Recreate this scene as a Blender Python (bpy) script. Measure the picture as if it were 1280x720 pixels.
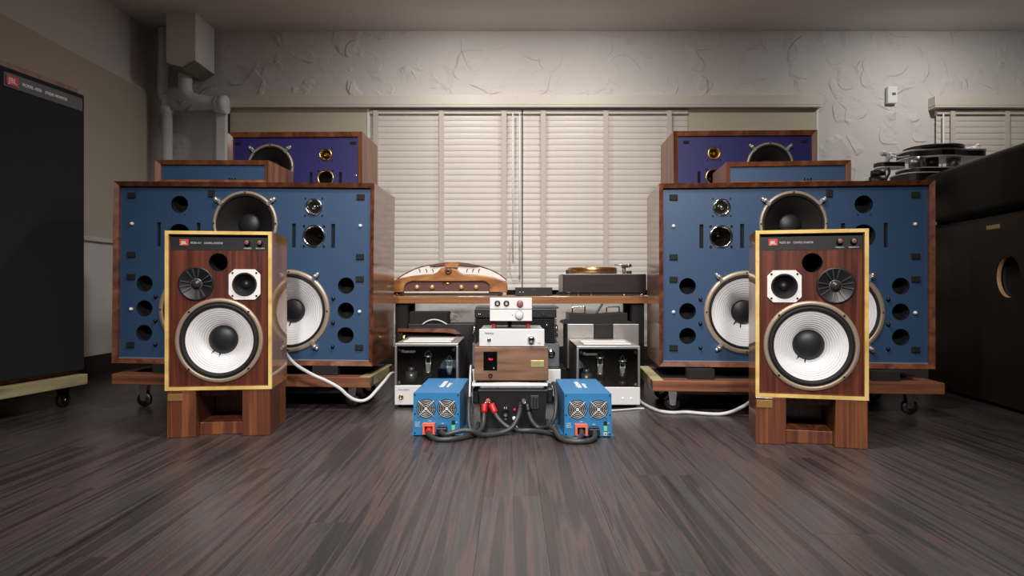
import bpy, bmesh, math, random
from mathutils import Matrix, Vector
random.seed(7)
for o in list(bpy.data.objects): bpy.data.objects.remove(o)
S = bpy.context.scene
C = S.collection
PI = math.pi
F = 860.0; HZ = 360.0; CX = 640.0; CH = 0.56      # focal length in pixels of the 1280x720 frame, horizon row, camera height

# ------------------------------------------------------------------ camera, light, exposure
cam = bpy.data.objects.new('camera', bpy.data.cameras.new('camera'))
cam.data.sensor_width = 36.0; cam.data.lens = F / 1280.0 * 36.0
cam.location = (0, 0, CH); cam.rotation_euler = (PI/2, 0, 0); cam.data.clip_start = 0.05
C.objects.link(cam); S.camera = cam
S.view_settings.view_transform = 'Standard'; S.view_settings.look = 'None'
S.view_settings.gamma = 1.0; S.view_settings.use_curve_mapping = False
S.view_settings.exposure = -0.12
W = bpy.data.worlds.new('world'); S.world = W; W.use_nodes = True
W.node_tree.nodes['Background'].inputs[0].default_value = (1.0, 0.96, 0.92, 1)
W.node_tree.nodes['Background'].inputs[1].default_value = 0.0
def area(name, loc, size, power, rot=(0,0,0), col=(1.0, 0.96, 0.92)):
    l = bpy.data.lights.new(name, 'AREA'); l.use_shadow = True; l.size = size; l.energy = power; l.color = col; l.shape = 'DISK'
    o = bpy.data.objects.new(name, l); o.location = loc; o.rotation_euler = rot; C.objects.link(o); return o
# the room's ceiling lamps: all of them hang above the frame or behind the camera, at ceiling height
CEIL = 2.45
for nm, x, y, e, cone, tilt in (('ceiling_lamp_floor_west_offscreen', -0.38, 2.05, 105, 150, 14), ('ceiling_lamp_floor_east_offscreen', 0.42, 2.05, 105, 150, 14),
                                ('ceiling_lamp_camera_west_offscreen', -0.45, -0.5, 420, 66, 58), ('ceiling_lamp_camera_east_offscreen', 0.45, -0.5, 420, 66, 58)):
    l = bpy.data.lights.new(nm, 'SPOT'); l.energy = e; l.spot_size = math.radians(cone); l.spot_blend = 1.0
    l.shadow_soft_size = 0.12; l.color = (1.0, 0.955, 0.91)
    o = bpy.data.objects.new(nm, l); o.location = (x, y, CEIL-0.06); o.rotation_euler = (math.radians(tilt), 0, 0); C.objects.link(o)
# lamps along the window wall, given by the scallops of light above the long valance and by the thermostat
for nm, x, y, e in (('ceiling_lamp_window_west_offscreen', -0.35, 4.2, 11), ('ceiling_lamp_window_east_offscreen', 0.55, 4.2, 9), ('ceiling_lamp_thermostat_offscreen', 2.9, 4.2, 11)):
    area(nm, (x, y, CEIL-0.085), 0.10, e, (math.radians(12), 0, 0))

# ------------------------------------------------------------------ helpers
def P(px, py, Y):
    return Vector(((px-CX)*Y/F, Y, CH-(py-HZ)*Y/F))
def lin(c):
    return tuple((v/255/12.92 if v/255 <= 0.04045 else ((v/255+0.055)/1.055)**2.4) for v in c)
MATS = {}
def mat(name, col, rough=0.5, metal=0.0, noise=None, bump=0.0, bscale=60, coat=0.0, emit=None, spec=0.5, trans=0.0, alpha=1.0, coat_rough=0.05):
    if name in MATS: return MATS[name]
    m = bpy.data.materials.new(name); m.use_nodes = True; nt = m.node_tree; b = nt.nodes['Principled BSDF']
    c = lin(col) + (1,)
    b.inputs['Base Color'].default_value = c; b.inputs['Roughness'].default_value = rough; b.inputs['Metallic'].default_value = metal
    b.inputs['Coat Weight'].default_value = coat; b.inputs['Coat Roughness'].default_value = coat_rough
    b.inputs['Specular IOR Level'].default_value = spec
    b.inputs['Transmission Weight'].default_value = trans; b.inputs['Alpha'].default_value = alpha
    if emit: b.inputs['Emission Color'].default_value = lin(emit[0])+(1,); b.inputs['Emission Strength'].default_value = emit[1]
    tc = nt.nodes.new('ShaderNodeTexCoord')
    n = nt.nodes.new('ShaderNodeTexNoise'); n.inputs['Scale'].default_value = noise[1] if noise else 25; n.inputs['Detail'].default_value = 4
    nt.links.new(tc.outputs['Object'], n.inputs['Vector'])
    r = nt.nodes.new('ShaderNodeMapRange'); amt = noise[0] if noise else 0.05
    r.inputs['To Min'].default_value = 1-amt; r.inputs['To Max'].default_value = 1+amt
    nt.links.new(n.outputs['Fac'], r.inputs['Value'])
    mx = nt.nodes.new('ShaderNodeMix'); mx.data_type = 'RGBA'; mx.blend_type = 'MULTIPLY'; mx.inputs[0].default_value = 1
    mx.inputs[6].default_value = c; nt.links.new(r.outputs[0], mx.inputs[7]); nt.links.new(mx.outputs[2], b.inputs['Base Color'])
    if bump:
        n2 = nt.nodes.new('ShaderNodeTexNoise'); n2.inputs['Scale'].default_value = bscale; n2.inputs['Detail'].default_value = 5
        nt.links.new(tc.outputs['Object'], n2.inputs['Vector'])
        bp = nt.nodes.new('ShaderNodeBump'); bp.inputs['Strength'].default_value = bump; bp.inputs['Distance'].default_value = 0.01
        nt.links.new(n2.outputs['Fac'], bp.inputs['Height']); nt.links.new(bp.outputs[0], b.inputs['Normal'])
    MATS[name] = m; return m
def wood(name, cols, stretch=(30, 30, 1.5), rough=0.45, coat=0.0, rand=0.0, detail=6, dist=0.6, lo=0.3, hi=0.7, coat_rough=0.05):
    """grain = noise stretched along one object axis (the small number in stretch)"""
    if name in MATS: return MATS[name]
    m = bpy.data.materials.new(name); m.use_nodes = True; nt = m.node_tree; b = nt.nodes['Principled BSDF']
    b.inputs['Roughness'].default_value = rough; b.inputs['Coat Weight'].default_value = coat; b.inputs['Coat Roughness'].default_value = coat_rough
    tc = nt.nodes.new('ShaderNodeTexCoord'); mp = nt.nodes.new('ShaderNodeMapping'); mp.inputs['Scale'].default_value = stretch
    nt.links.new(tc.outputs['Object'], mp.inputs['Vector'])
    oi = nt.nodes.new('ShaderNodeObjectInfo')
    if rand:
        cm = nt.nodes.new('ShaderNodeCombineXYZ'); ml = nt.nodes.new('ShaderNodeMath'); ml.operation = 'MULTIPLY'; ml.inputs[1].default_value = 37
        nt.links.new(oi.outputs['Random'], ml.inputs[0])
        for k in range(3): nt.links.new(ml.outputs[0], cm.inputs[k])
        nt.links.new(cm.outputs[0], mp.inputs['Location'])
    n = nt.nodes.new('ShaderNodeTexNoise'); n.inputs['Scale'].default_value = 1; n.inputs['Detail'].default_value = detail; n.inputs['Distortion'].default_value = dist
    nt.links.new(mp.outputs[0], n.inputs['Vector'])
    cr = nt.nodes.new('ShaderNodeValToRGB'); e = cr.color_ramp.elements
    k = len(cols)
    e[0].position = lo; e[0].color = lin(cols[0])+(1,); e[1].position = hi; e[1].color = lin(cols[-1])+(1,)
    for i in range(1, k-1):
        ne = e.new(lo+(hi-lo)*i/(k-1)); ne.color = lin(cols[i])+(1,)
    nt.links.new(n.outputs['Fac'], cr.inputs[0])
    last = cr.outputs[0]
    if rand:
        r = nt.nodes.new('ShaderNodeMapRange'); r.inputs['To Min'].default_value = 1-rand; r.inputs['To Max'].default_value = 1+rand
        nt.links.new(oi.outputs['Random'], r.inputs['Value'])
        mx = nt.nodes.new('ShaderNodeMix'); mx.data_type = 'RGBA'; mx.blend_type = 'MULTIPLY'; mx.inputs[0].default_value = 1
        nt.links.new(last, mx.inputs[6]); nt.links.new(r.outputs[0], mx.inputs[7]); last = mx.outputs[2]
    nt.links.new(last, b.inputs['Base Color'])
    MATS[name] = m; return m

class MB:
    def __init__(s): s.v = []; s.f = []; s.sm = []
    def add(s, vs, fs, smooth=False):
        o = len(s.v); s.v += [tuple(v) for v in vs]; s.f += [tuple(i+o for i in f) for f in fs]; s.sm += [smooth]*len(fs); return s
    def box(s, x0, x1, y0, y1, z0, z1, M=None):
        vs = [Vector((x, y, z)) for z in (z0, z1) for y in (y0, y1) for x in (x0, x1)]
        if M: vs = [M @ v for v in vs]
        return s.add(vs, [(0,2,3,1), (4,5,7,6), (0,1,5,4), (2,6,7,3), (0,4,6,2), (1,3,7,5)])
    def bbox(s, x0, x1, y0, y1, z0, z1, b=0.004):
        """box with chamfered edges"""
        bm = bmesh.new(); bmesh.ops.create_cube(bm, size=1)
        for v in bm.verts: v.co = Vector(((x0+x1)/2+v.co.x*(x1-x0), (y0+y1)/2+v.co.y*(y1-y0), (z0+z1)/2+v.co.z*(z1-z0)))
        bmesh.ops.bevel(bm, geom=bm.edges[:], offset=b, segments=2, affect='EDGES', profile=0.5)
        s.frombm(bm); bm.free(); return s
    def frombm(s, bm, smooth=False):
        bm.verts.index_update()
        return s.add([v.co[:] for v in bm.verts], [[v.index for v in f.verts] for f in bm.faces], smooth)
    def lathe(s, prof, c=(0,0,0), axis='y', n=48, smooth=True, sx=1.0):
        """prof = [(r, d)]; axis 'y': d>0 comes out towards -y (a front); axis 'z': d goes up"""
        vs = []; fs = []
        for r, d in prof:
            for k in range(n):
                a = 2*PI*k/n
                if axis == 'y': vs.append((c[0]+r*math.cos(a)*sx, c[1]-d, c[2]+r*math.sin(a)))
                elif axis == 'z': vs.append((c[0]+r*math.cos(a), c[1]+r*math.sin(a), c[2]+d))
                else: vs.append((c[0]+d, c[1]+r*math.cos(a), c[2]+r*math.sin(a)))
        for i in range(len(prof)-1):
            for k in range(n):
                a, b = i*n+k, i*n+(k+1) % n
                q = (a, b, b+n, a+n)
                fs.append(q if axis != 'x' else q)
        if prof[0][0] > 1e-5 and False: pass
        return s.add(vs, fs, smooth)
    def disc(s, c, r, axis='y', n=32):
        return s.lathe([(r, 0), (1e-4, 0)], c, axis, n, False)
    def cyl(s, c, r, d, axis='z', n=24, r2=None):
        r2 = r if r2 is None else r2
        s.lathe([(1e-4, 0), (r, 0)], c, axis, n, False); s.lathe([(r, 0), (r2, d)], c, axis, n, True); s.lathe([(r2, d), (1e-4, d)], c, axis, n, False); return s
    def sphere(s, c, r, n=16, sc=(1,1,1)):
        vs = []; fs = []; m = n//2
        for i in range(m+1):
            t = PI*i/m
            for k in range(n):
                a = 2*PI*k/n; vs.append((c[0]+r*sc[0]*math.sin(t)*math.cos(a), c[1]+r*sc[1]*math.sin(t)*math.sin(a), c[2]+r*sc[2]*math.cos(t)))
        for i in range(m):
            for k in range(n): fs.append((i*n+k, (i+1)*n+k, (i+1)*n+(k+1) % n, i*n+(k+1) % n))
        return s.add(vs, fs, True)
    def tube(s, pts, r, n=8, sub=6):
        pts = [Vector(p) for p in pts]
        if sub > 1 and len(pts) > 2: pts = catmull(pts, sub)
        vs = []; fs = []; up = Vector((0.13, 0.31, 0.94)).normalized()
        for i, p in enumerate(pts):
            t = (pts[min(i+1, len(pts)-1)]-pts[max(i-1, 0)]).normalized()
            a = t.cross(up)
            if a.length < 1e-3: a = t.cross(Vector((1, 0, 0)))
            a.normalize(); b = t.cross(a)
            rr = r[i] if isinstance(r, (list, tuple)) else r
            for k in range(n):
                an = 2*PI*k/n; vs.append(p+a*math.cos(an)*rr+b*math.sin(an)*rr)
        for i in range(len(pts)-1):
            for k in range(n): fs.append((i*n+k, (i+1)*n+k, (i+1)*n+(k+1) % n, i*n+(k+1) % n))
        s.add(vs, fs, True)
        s.add(vs[:n], [tuple(range(n))]); s.add(vs[-n:], [tuple(range(n))[::-1]]); return s
    def prism(s, pts, y0, y1, smooth=False):
        """outline in x,z pushed from y0 to y1 (front cap at y0)"""
        n = len(pts)
        s.add([(x, y0, z) for x, z in pts], [tuple(range(n))]); s.add([(x, y1, z) for x, z in pts], [tuple(range(n))[::-1]])
        vs = [(x, y0, z) for x, z in pts]+[(x, y1, z) for x, z in pts]
        return s.add(vs, [(k, (k+1) % n, n+(k+1) % n, n+k) for k in range(n)], smooth)
    def vprism(s, pts, z0, z1):
        n = len(pts)
        s.add([(x, y, z1) for x, y in pts], [tuple(range(n))]); s.add([(x, y, z0) for x, y in pts], [tuple(range(n))[::-1]])
        vs = [(x, y, z0) for x, y in pts]+[(x, y, z1) for x, y in pts]
        return s.add(vs, [(k, (k+1) % n, n+(k+1) % n, n+k) for k in range(n)])
    def mesh(s, name):
        me = bpy.data.meshes.new(name); me.from_pydata(s.v, [], s.f); me.polygons.foreach_set('use_smooth', s.sm)
        bm = bmesh.new(); bm.from_mesh(me); bmesh.ops.remove_doubles(bm, verts=bm.verts, dist=1e-6)
        bmesh.ops.dissolve_degenerate(bm, dist=1e-7, edges=bm.edges); bmesh.ops.recalc_face_normals(bm, faces=bm.faces); bm.to_mesh(me); bm.free()
        return me
    def build(s, name, m, parent=None, label=None):
        o = bpy.data.objects.new(name, s.mesh(name)); C.objects.link(o); o.data.materials.append(m)
        if parent: o.parent = parent
        if label: o['label'] = label
        return o
def catmull(p, sub):
    out = []
    q = [p[0]*2-p[1]]+p+[p[-1]*2-p[-2]]
    for i in range(1, len(q)-2):
        for k in range(sub):
            t = k/sub; a, b, c, d = q[i-1], q[i], q[i+1], q[i+2]
            out.append(0.5*((2*b)+(c-a)*t+(2*a-5*b+4*c-d)*t*t+(3*b-a-3*c+d)*t**3))
    out.append(p[-1]); return out
def tag(o, label, cat, group=None):
    o['label'] = label; o['category'] = cat
    if group: o['group'] = group
    return o
def thing(name, label, cat, loc, rz=0, ry=0, group=None):
    o = bpy.data.objects.new(name, None); C.objects.link(o); o.empty_display_size = 0.05
    o.location = loc; o.rotation_euler = (0, math.radians(ry), math.radians(rz)); return tag(o, label, cat, group)
def struct(o): o['kind'] = 'structure'; return o
def copy_part(src, parent, loc, name=None):
    c = src.copy(); C.objects.link(c); c.parent = parent; c.location = loc
    return c
def plate(outer, holes, y0, y1):
    """flat panel in x,z with real holes through it, from y0 (front) to y1"""
    mb = MB(); bm = bmesh.new(); ed = []
    for lp in [outer]+holes:
        vs = [bm.verts.new((x, 0, z)) for x, z in lp]
        ed += [bm.edges.new((vs[i], vs[(i+1) % len(vs)])) for i in range(len(vs))]
    bmesh.ops.triangle_fill(bm, use_beauty=True, use_dissolve=False, edges=ed, normal=(0, -1, 0))
    bm.verts.index_update()
    co = [v.co[:] for v in bm.verts]; fs = [[v.index for v in f.verts] for f in bm.faces]; bm.free()
    mb.add([(x, y0, z) for x, _, z in co], fs); mb.add([(x, y1, z) for x, _, z in co], [f[::-1] for f in fs])
    for lp in [outer]+holes:
        n = len(lp)
        mb.add([(x, y0, z) for x, z in lp]+[(x, y1, z) for x, z in lp], [(k, (k+1) % n, n+(k+1) % n, n+k) for k in range(n)])
    return mb
def circ(x, z, r, n=32): return [(x+r*math.cos(2*PI*k/n), z+r*math.sin(2*PI*k/n)) for k in range(n)]
def rect(x0, x1, z0, z1): return [(x0, z0), (x1, z0), (x1, z1), (x0, z1)]
def text(body, size, loc, m, parent, name='lettering', rot=(PI/2, 0, 0), align='LEFT', width=None, shear=0.0, depth=0.0006, weight=0.0):
    cu = bpy.data.curves.new(name, 'FONT'); cu.body = body; cu.size = size; cu.align_x = align; cu.align_y = 'CENTER'
    cu.extrude = depth; cu.shear = shear; cu.offset = weight*size; cu.resolution_u = 3
    o = bpy.data.objects.new(name, cu); C.objects.link(o); bpy.context.view_layer.update()
    me = bpy.data.meshes.new_from_object(o.evaluated_get(bpy.context.evaluated_depsgraph_get()))
    bpy.data.objects.remove(o); me.name = name
    if width:
        xs = [v.co.x for v in me.vertices]; w = max(xs)-min(xs)
        me.transform(Matrix.Diagonal((width/w, 1, 1, 1)))
    from mathutils import Euler
    me.transform(Matrix.Translation(loc) @ Euler(rot).to_matrix().to_4x4())
    me.materials.clear(); me.materials.append(m)
    r = bpy.data.objects.new(name, me); C.objects.link(r)
    if parent: r.parent = parent
    return r

# ------------------------------------------------------------------ materials
WALNUT = wood('walnut', [(66, 34, 22), (104, 58, 38), (132, 78, 50)], (26, 3, 26), 0.35, 0.6, coat_rough=0.12)
WALNUT_Z = wood('walnut_upright', [(84, 46, 28), (118, 70, 44), (146, 92, 58)], (24, 24, 1.6), 0.42, 0.1)
ROSE = wood('rosewood', [(58, 26, 20), (88, 42, 30), (112, 58, 40)], (55, 20, 2.2), 0.35, 0.1)
LACQ = wood('lacquered_veneer', [(128, 80, 32), (156, 102, 46), (176, 122, 58)], (14, 14, 1.4), 0.35, 0.8, coat_rough=0.02)
YELLOW = wood('yellow_edge', [(196, 156, 84), (224, 190, 112), (236, 206, 132)], (10, 10, 10), 0.35, 0.4)
STAND = wood('stand_timber', [(66, 32, 22), (104, 54, 34), (98, 50, 32), (140, 84, 50), (100, 54, 36)], (30, 6, 1.0), 0.42, 0.2, rand=0.1, lo=0.25, hi=0.75)
PLANKW = wood('dolly_timber', [(74, 40, 28), (120, 72, 48), (142, 90, 60)], (2, 24, 30), 0.5)
PALEW = wood('pale_timber', [(120, 110, 82), (160, 148, 112), (178, 166, 130)], (3, 3, 24), 0.6)
OAK = wood('shelf_oak', [(118, 72, 40), (150, 98, 56), (170, 118, 72)], (2.2, 20, 40), 0.4, 0.2)
RADIOW = wood('amplifier_wood', [(128, 78, 40), (168, 112, 64), (196, 142, 90)], (6, 12, 22), 0.3, 0.6)
BOXW = wood('brown_box_wood', [(92, 64, 48), (120, 88, 68), (138, 106, 84)], (4, 20, 34), 0.5, 0.1)
FLOORW = wood('floor_plank', [(26, 25, 26), (58, 46, 45), (40, 39, 40), (80, 65, 62), (53, 51, 51), (72, 66, 65), (38, 29, 29)], (34, 0.9, 1), 0.36, 0.1, rand=0.04, detail=10, dist=0.2, lo=0.28, hi=0.72, coat_rough=0.25)
BLUE = mat('blue_baffle', (46, 73, 105), 0.42, noise=(0.03, 12))
NAVY = mat('violet_blue_baffle', (40, 35, 104), 0.42, noise=(0.03, 12))
BLK = mat('black_plastic', (22, 22, 24), 0.4)
BLKM = mat('black_matte', (14, 14, 15), 0.8)
HOLE = mat('port_interior', (10, 11, 13), 0.9)
CLOTH = mat('black_grille_cloth', (18, 22, 28), 0.95, bump=0.15, bscale=900)
SURR = mat('pleated_surround', (20, 20, 21), 0.75)
CONEK = mat('black_paper_cone', (20, 18, 18), 0.75, spec=0.3)
CAPK = mat('black_dust_cap', (26, 27, 30), 0.45)
CONEW = mat('white_paper_cone', (226, 224, 226), 0.85, noise=(0.03, 60))
RING = mat('driver_frame_tan', (164, 148, 130), 0.38, 0.35)
CHROME = mat('chrome', (210, 208, 206), 0.12, 1.0)
BRASS = mat('gold_metal', (214, 176, 104), 0.22, 1.0)
COPPER = mat('copper_gold', (188, 146, 98), 0.26, 0.9)
SILVER = mat('silver_panel', (214, 212, 212), 0.45, 0.08, bump=0.03, bscale=300)
ALU = mat('brushed_aluminium', (178, 176, 174), 0.36, 0.9)
WHITE = mat('white_paint', (232, 230, 228), 0.5)
WALL = mat('white_plaster', (214, 209, 205), 0.8, noise=(0.03, 3), bump=0.35, bscale=7)
def plaster():
    m = mat('trowelled_plaster', (214, 209, 205), 0.75, noise=(0.025, 3)); nt = m.node_tree; b = nt.nodes['Principled BSDF']
    tc = nt.nodes.new('ShaderNodeTexCoord'); h = None
    for sc, off, wt in ((2.3, 0.0, 1.0), (3.7, 5.3, 0.7)):
        mp = nt.nodes.new('ShaderNodeMapping'); mp.inputs['Location'].default_value = (off, 0, off); mp.inputs['Scale'].default_value = (1, 1, 1)
        nz = nt.nodes.new('ShaderNodeTexNoise'); nz.inputs['Scale'].default_value = 1.6
        av = nt.nodes.new('ShaderNodeVectorMath'); av.operation = 'MULTIPLY_ADD'; av.inputs[1].default_value = (0.6, 0.6, 0.6)
        nt.links.new(tc.outputs['Object'], mp.inputs[0]); nt.links.new(mp.outputs[0], nz.inputs['Vector']); nt.links.new(nz.outputs['Color'], av.inputs[0]); nt.links.new(mp.outputs[0], av.inputs[2])
        v = nt.nodes.new('ShaderNodeTexVoronoi'); v.inputs['Scale'].default_value = sc; nt.links.new(av.outputs[0], v.inputs['Vector'])
        r = nt.nodes.new('ShaderNodeValToRGB'); e = r.color_ramp.elements; e[0].position = 0.30; e[0].color = (0, 0, 0, 1); e[1].position = 0.50; e[1].color = (wt, wt, wt, 1)
        n3 = e.new(0.52); n3.color = (0.1, 0.1, 0.1, 1)
        nt.links.new(v.outputs['Distance'], r.inputs[0])
        if h is None: h = r.outputs[0]
        else:
            ad = nt.nodes.new('ShaderNodeMath'); nt.links.new(h, ad.inputs[0]); nt.links.new(r.outputs[0], ad.inputs[1]); h = ad.outputs[0]
    mk = nt.nodes.new('ShaderNodeTexNoise'); mk.inputs['Scale'].default_value = 5.5; mk.inputs['Detail'].default_value = 4; nt.links.new(tc.outputs['Object'], mk.inputs['Vector'])
    mr = nt.nodes.new('ShaderNodeMapRange'); mr.inputs['From Min'].default_value = 0.46; mr.inputs['From Max'].default_value = 0.60; nt.links.new(mk.outputs['Fac'], mr.inputs['Value'])
    ml = nt.nodes.new('ShaderNodeMath'); ml.operation = 'MULTIPLY'; nt.links.new(h, ml.inputs[0]); nt.links.new(mr.outputs[0], ml.inputs[1])
    bp = nt.nodes.new('ShaderNodeBump'); bp.inputs['Strength'].default_value = 0.8; bp.inputs['Distance'].default_value = 0.012
    nt.links.new(ml.outputs[0], bp.inputs['Height']); nt.links.new(bp.outputs[0], b.inputs['Normal']); return m
PLASTER = plaster()
BEIGE = mat('beige_panel', (192, 182, 168), 0.75, noise=(0.03, 2))
SHADE = mat('beige_shade_cloth', (194, 184, 166), 0.8, noise=(0.02, 8))
SLAT = mat('blind_slat', (214, 206, 198), 0.4)
TAPE = mat('blind_tape', (200, 192, 182), 0.8)
TRIM = mat('cream_trim', (210, 203, 192), 0.45)
SKIRT = mat('dark_skirting', (40, 34, 31), 0.6)
INV = INVF = mat('inverter_blue', (46, 120, 172), 0.42)
def glass(name, tint, rough=0.02):
    m = bpy.data.materials.new(name); m.use_nodes = True; nt = m.node_tree; nt.nodes.clear()
    out = nt.nodes.new('ShaderNodeOutputMaterial'); mx = nt.nodes.new('ShaderNodeMixShader'); fr = nt.nodes.new('ShaderNodeFresnel'); fr.inputs[0].default_value = 1.5
    t = nt.nodes.new('ShaderNodeBsdfTransparent'); t.inputs[0].default_value = tint+(1,); g = nt.nodes.new('ShaderNodeBsdfGlossy'); g.inputs['Roughness'].default_value = rough
    nt.links.new(fr.outputs[0], mx.inputs[0]); nt.links.new(t.outputs[0], mx.inputs[1]); nt.links.new(g.outputs[0], mx.inputs[2]); nt.links.new(mx.outputs[0], out.inputs[0]); MATS[name] = m; return m
GLASS = glass('clear_glass', (0.93, 0.95, 0.95))
REDP = mat('red_plastic', (224, 112, 88), 0.5)
REDW = mat('red_sleeve', (190, 36, 40), 0.4)
CABLE = mat('black_cable', (52, 54, 56), 0.45)
WCABLE = mat('white_cable', (206, 206, 208), 0.5)
LOGO = mat('badge_red', (214, 80, 58), 0.5)
STRIP = mat('badge_strip', (64, 66, 72), 0.5)
LETTER = mat('white_lettering', (226, 226, 226), 0.6)
LETG = mat('grey_lettering', (110, 110, 112), 0.6)
GREEN = mat('green_terminal', (110, 200, 150), 0.5)
GLOSSK = mat('gloss_black', (10, 10, 10), 0.28, spec=0.12)
GUARD = mat('pale_wire', (224, 224, 222), 0.35, 0.2)
EDGE = mat('polished_edge', (240, 240, 238), 0.3, 0.0)
CLAMP = mat('satin_chrome', (222, 218, 214), 0.28, 0.8)
DKWOOD = wood('dark_speaker_wood', [(20, 14, 11), (30, 21, 17), (37, 27, 21)], (20, 20, 2), 0.4)
GREYB = mat('grey_box', (88, 92, 98), 0.5)
GREENISH = mat('grey_green_metal', (120, 122, 106), 0.6)

# ------------------------------------------------------------------ the room
XL, XR, YB, YF = -2.66, 4.0, 5.06, -2.6
fl = struct(MB().box(XL, XR, YF, YB, -0.08, -0.006).build('floor', SKIRT))
PW, PLN = 0.152, 1.9
pl_mesh = MB().bbox(0.0002, PW-0.0002, 0.0002, PLN-0.0002, -0.006, 0.0, 0.0003).mesh('plank'); pl_mesh.materials.append(FLOORW)
col = 0; x = XL
while x < XR-0.01:
    off = ((col*0.37) % 1.0)*PLN
    y = -0.6+off-PLN
    while y < YB:
        if y+PLN > 0.2:
            o = bpy.data.objects.new('plank', pl_mesh); C.objects.link(o); o.parent = fl
            ys = max(y, 0.0); ye = min(y+PLN, YB); o.location = (x, ys, 0); o.scale = (min(1.0, (XR-x)/PW), (ye-ys)/PLN, 1)
        y += PLN
    x += PW; col += 1
WX0, WX1, WZ0, WZ1 = -2.0, 2.2, 0.45, 1.90            # the wide window
V0, V1 = 3.10, 3.98                                    # the second window
struct(plate(rect(XL-0.1, XR+0.1, -0.05, CEIL+0.05), [rect(WX0, WX1, WZ0, WZ1), rect(V0+0.06, V1-0.02, WZ0, WZ1)], YB, YB+0.14).build('wall_back', PLASTER))
struct(MB().box(XL-0.1, XL, YF, YB+0.05, -0.05, CEIL+0.05).build('wall_left', WALL))
struct(MB().box(XR, XR+0.1, YF, YB+0.05, -0.05, CEIL+0.05).build('wall_right', WALL))
struct(MB().box(XL-0.1, XR+0.1, YF-0.1, YF, -0.05, CEIL+0.05).build('wall_front', WALL))
struct(MB().box(XL-0.1, XR+0.1, YF-0.1, YB+0.14, CEIL, CEIL+0.1).build('ceiling', WALL))
struct(MB().bbox(XL, XL+0.015, YF, YB, -0.004, 0.132, 0.003).build('baseboard_left', SKIRT))
struct(MB().bbox(XL+0.015, XR, YB-0.015, YB, -0.004, 0.132, 0.003).build('baseboard_back', SKIRT))
struct(MB().bbox(XL, XL+0.022, YF, YB, 0.855, 0.885, 0.004).build('trim_1', TRIM))           # dado rail on the left wall
tag(MB().bbox(XL, XL+0.012, 2.4, YB-0.02, 0.885, 1.985, 0.003).build('wall_panel', BEIGE), 'large beige panel covering the upper side wall behind the tall black speaker', 'panel')
for i, (a, b) in enumerate(((WX0, WX1), (V0+0.06, V1-0.02))):
    w = struct(MB().box(a, b, YB+0.1, YB+0.11, WZ0, WZ1).build('window_%d' % (i+1), mat('night_glass', (30, 34, 40), 0.05, spec=0.8)))
    fr = MB()
    for q in ((a, a+0.05), (b-0.05, b), ((a+b)/2-0.025, (a+b)/2+0.025)): fr.box(q[0], q[1], YB+0.07, YB+0.12, WZ0, WZ1)
    fr.box(a, b, YB+0.07, YB+0.12, WZ0, WZ0+0.05).box(a, b, YB+0.07, YB+0.12, WZ1-0.05, WZ1); fr.build('window_frame', WHITE, w)
VY = YB-0.085
def valance(name, px0, px1, py0, py1):
    a = P(px0, py1, VY); b = P(px1, py0, VY)
    return struct(MB().bbox(a.x, b.x, VY, YB, a.z+0.018, b.z, 0.004).bbox(a.x, b.x, VY-0.006, YB, a.z, a.z+0.016, 0.003).build(name, TRIM))
valance('trim_2', 287, 1027, 118.5, 134); valance('trim_3', 1169, 1308, 119.5, 134.5)

# venetian blinds: every slat is a part
def blind(x0, x1, ztop, zbot, tapes, rods, label, group=None):
    t = thing('venetian_blind', label, 'blind', ((x0+x1)/2, YB-0.03, zbot), group=group)
    w = x1-x0; pitch = 0.0442; n = int((ztop-zbot-0.05)/pitch)
    sl = MB(); hw = 0.0250; pts = []
    for k in range(6):                                   # slightly crowned section, tilted nearly shut: upper edge to the glass
        u = -1+2*k/5; pts.append((u*hw, 0.003*(1-u*u)))
    ct, st = math.cos(math.radians(5.5)), math.sin(math.radians(5.5))
    def sec(d, e): return [(st*a-ct*(b_+e), ct*a+st*(b_+e)) for a, b_ in d]
    top = sec(pts, 0.001); bot = sec(pts, -0.001)
    ring = top+bot[::-1]; m = len(ring)
    sl.add([(-w/2, y, z) for y, z in ring]+[(w/2, y, z) for y, z in ring], [(k, (k+1) % m, m+(k+1) % m, m+k) for k in range(m)], False)
    sl.add([(-w/2, y, z) for y, z in ring], [tuple(range(m))]); sl.add([(w/2, y, z) for y, z in ring], [tuple(range(m))])
    me = sl.mesh('slat'); me.materials.append(SLAT)
    for k in range(n):
        o = bpy.data.objects.new('slat', me); C.objects.link(o); o.parent = t; o.location = (0, 0, ztop-zbot-0.05-k*pitch)
    MB().bbox(-w/2, w/2, -0.022, 0.022, ztop-zbot-0.03, ztop-zbot, 0.003).build('head_rail', TRIM, t)
    MB().bbox(-w/2, w/2, -0.02, 0.02, -0.012, 0.008, 0.003).build('bottom_rail', TRIM, t)
    for tx in tapes: MB().box(tx-(x0+x1)/2-0.018, tx-(x0+x1)/2+0.018, -0.034, -0.0325, -0.01, ztop-zbot-0.01).build('ladder_tape', TAPE, t)
    for tx, zz in rods: MB().tube([(tx-(x0+x1)/2, -0.042, ztop-zbot-0.03), (tx-(x0+x1)/2, -0.042, zz-zbot)], 0.005, 8, 1).build('tilt_rod', WHITE, t)
    return t
def wx(px, Y=YB-0.05): return (px-CX)*Y/F
blind(wx(462), wx(652.2), 1.858, 0.50, [wx(470), wx(552), wx(630)], [(wx(641), 0.75), (wx(649.5), 0.62)], 'white slatted window blind with two hanging tilt rods at its edge')
blind(wx(653.6), wx(860.5), 1.858, 0.50, [wx(679), wx(757), wx(836)], [], 'white slatted window blind without rods, above the turntable on the shelf')
blind(wx(1172), wx(1303), 1.855, 0.50, [wx(1190), wx(1258)], [(wx(1177), 1.2)], 'cream slatted blind of the separate side window above the black-topped speaker')
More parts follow.
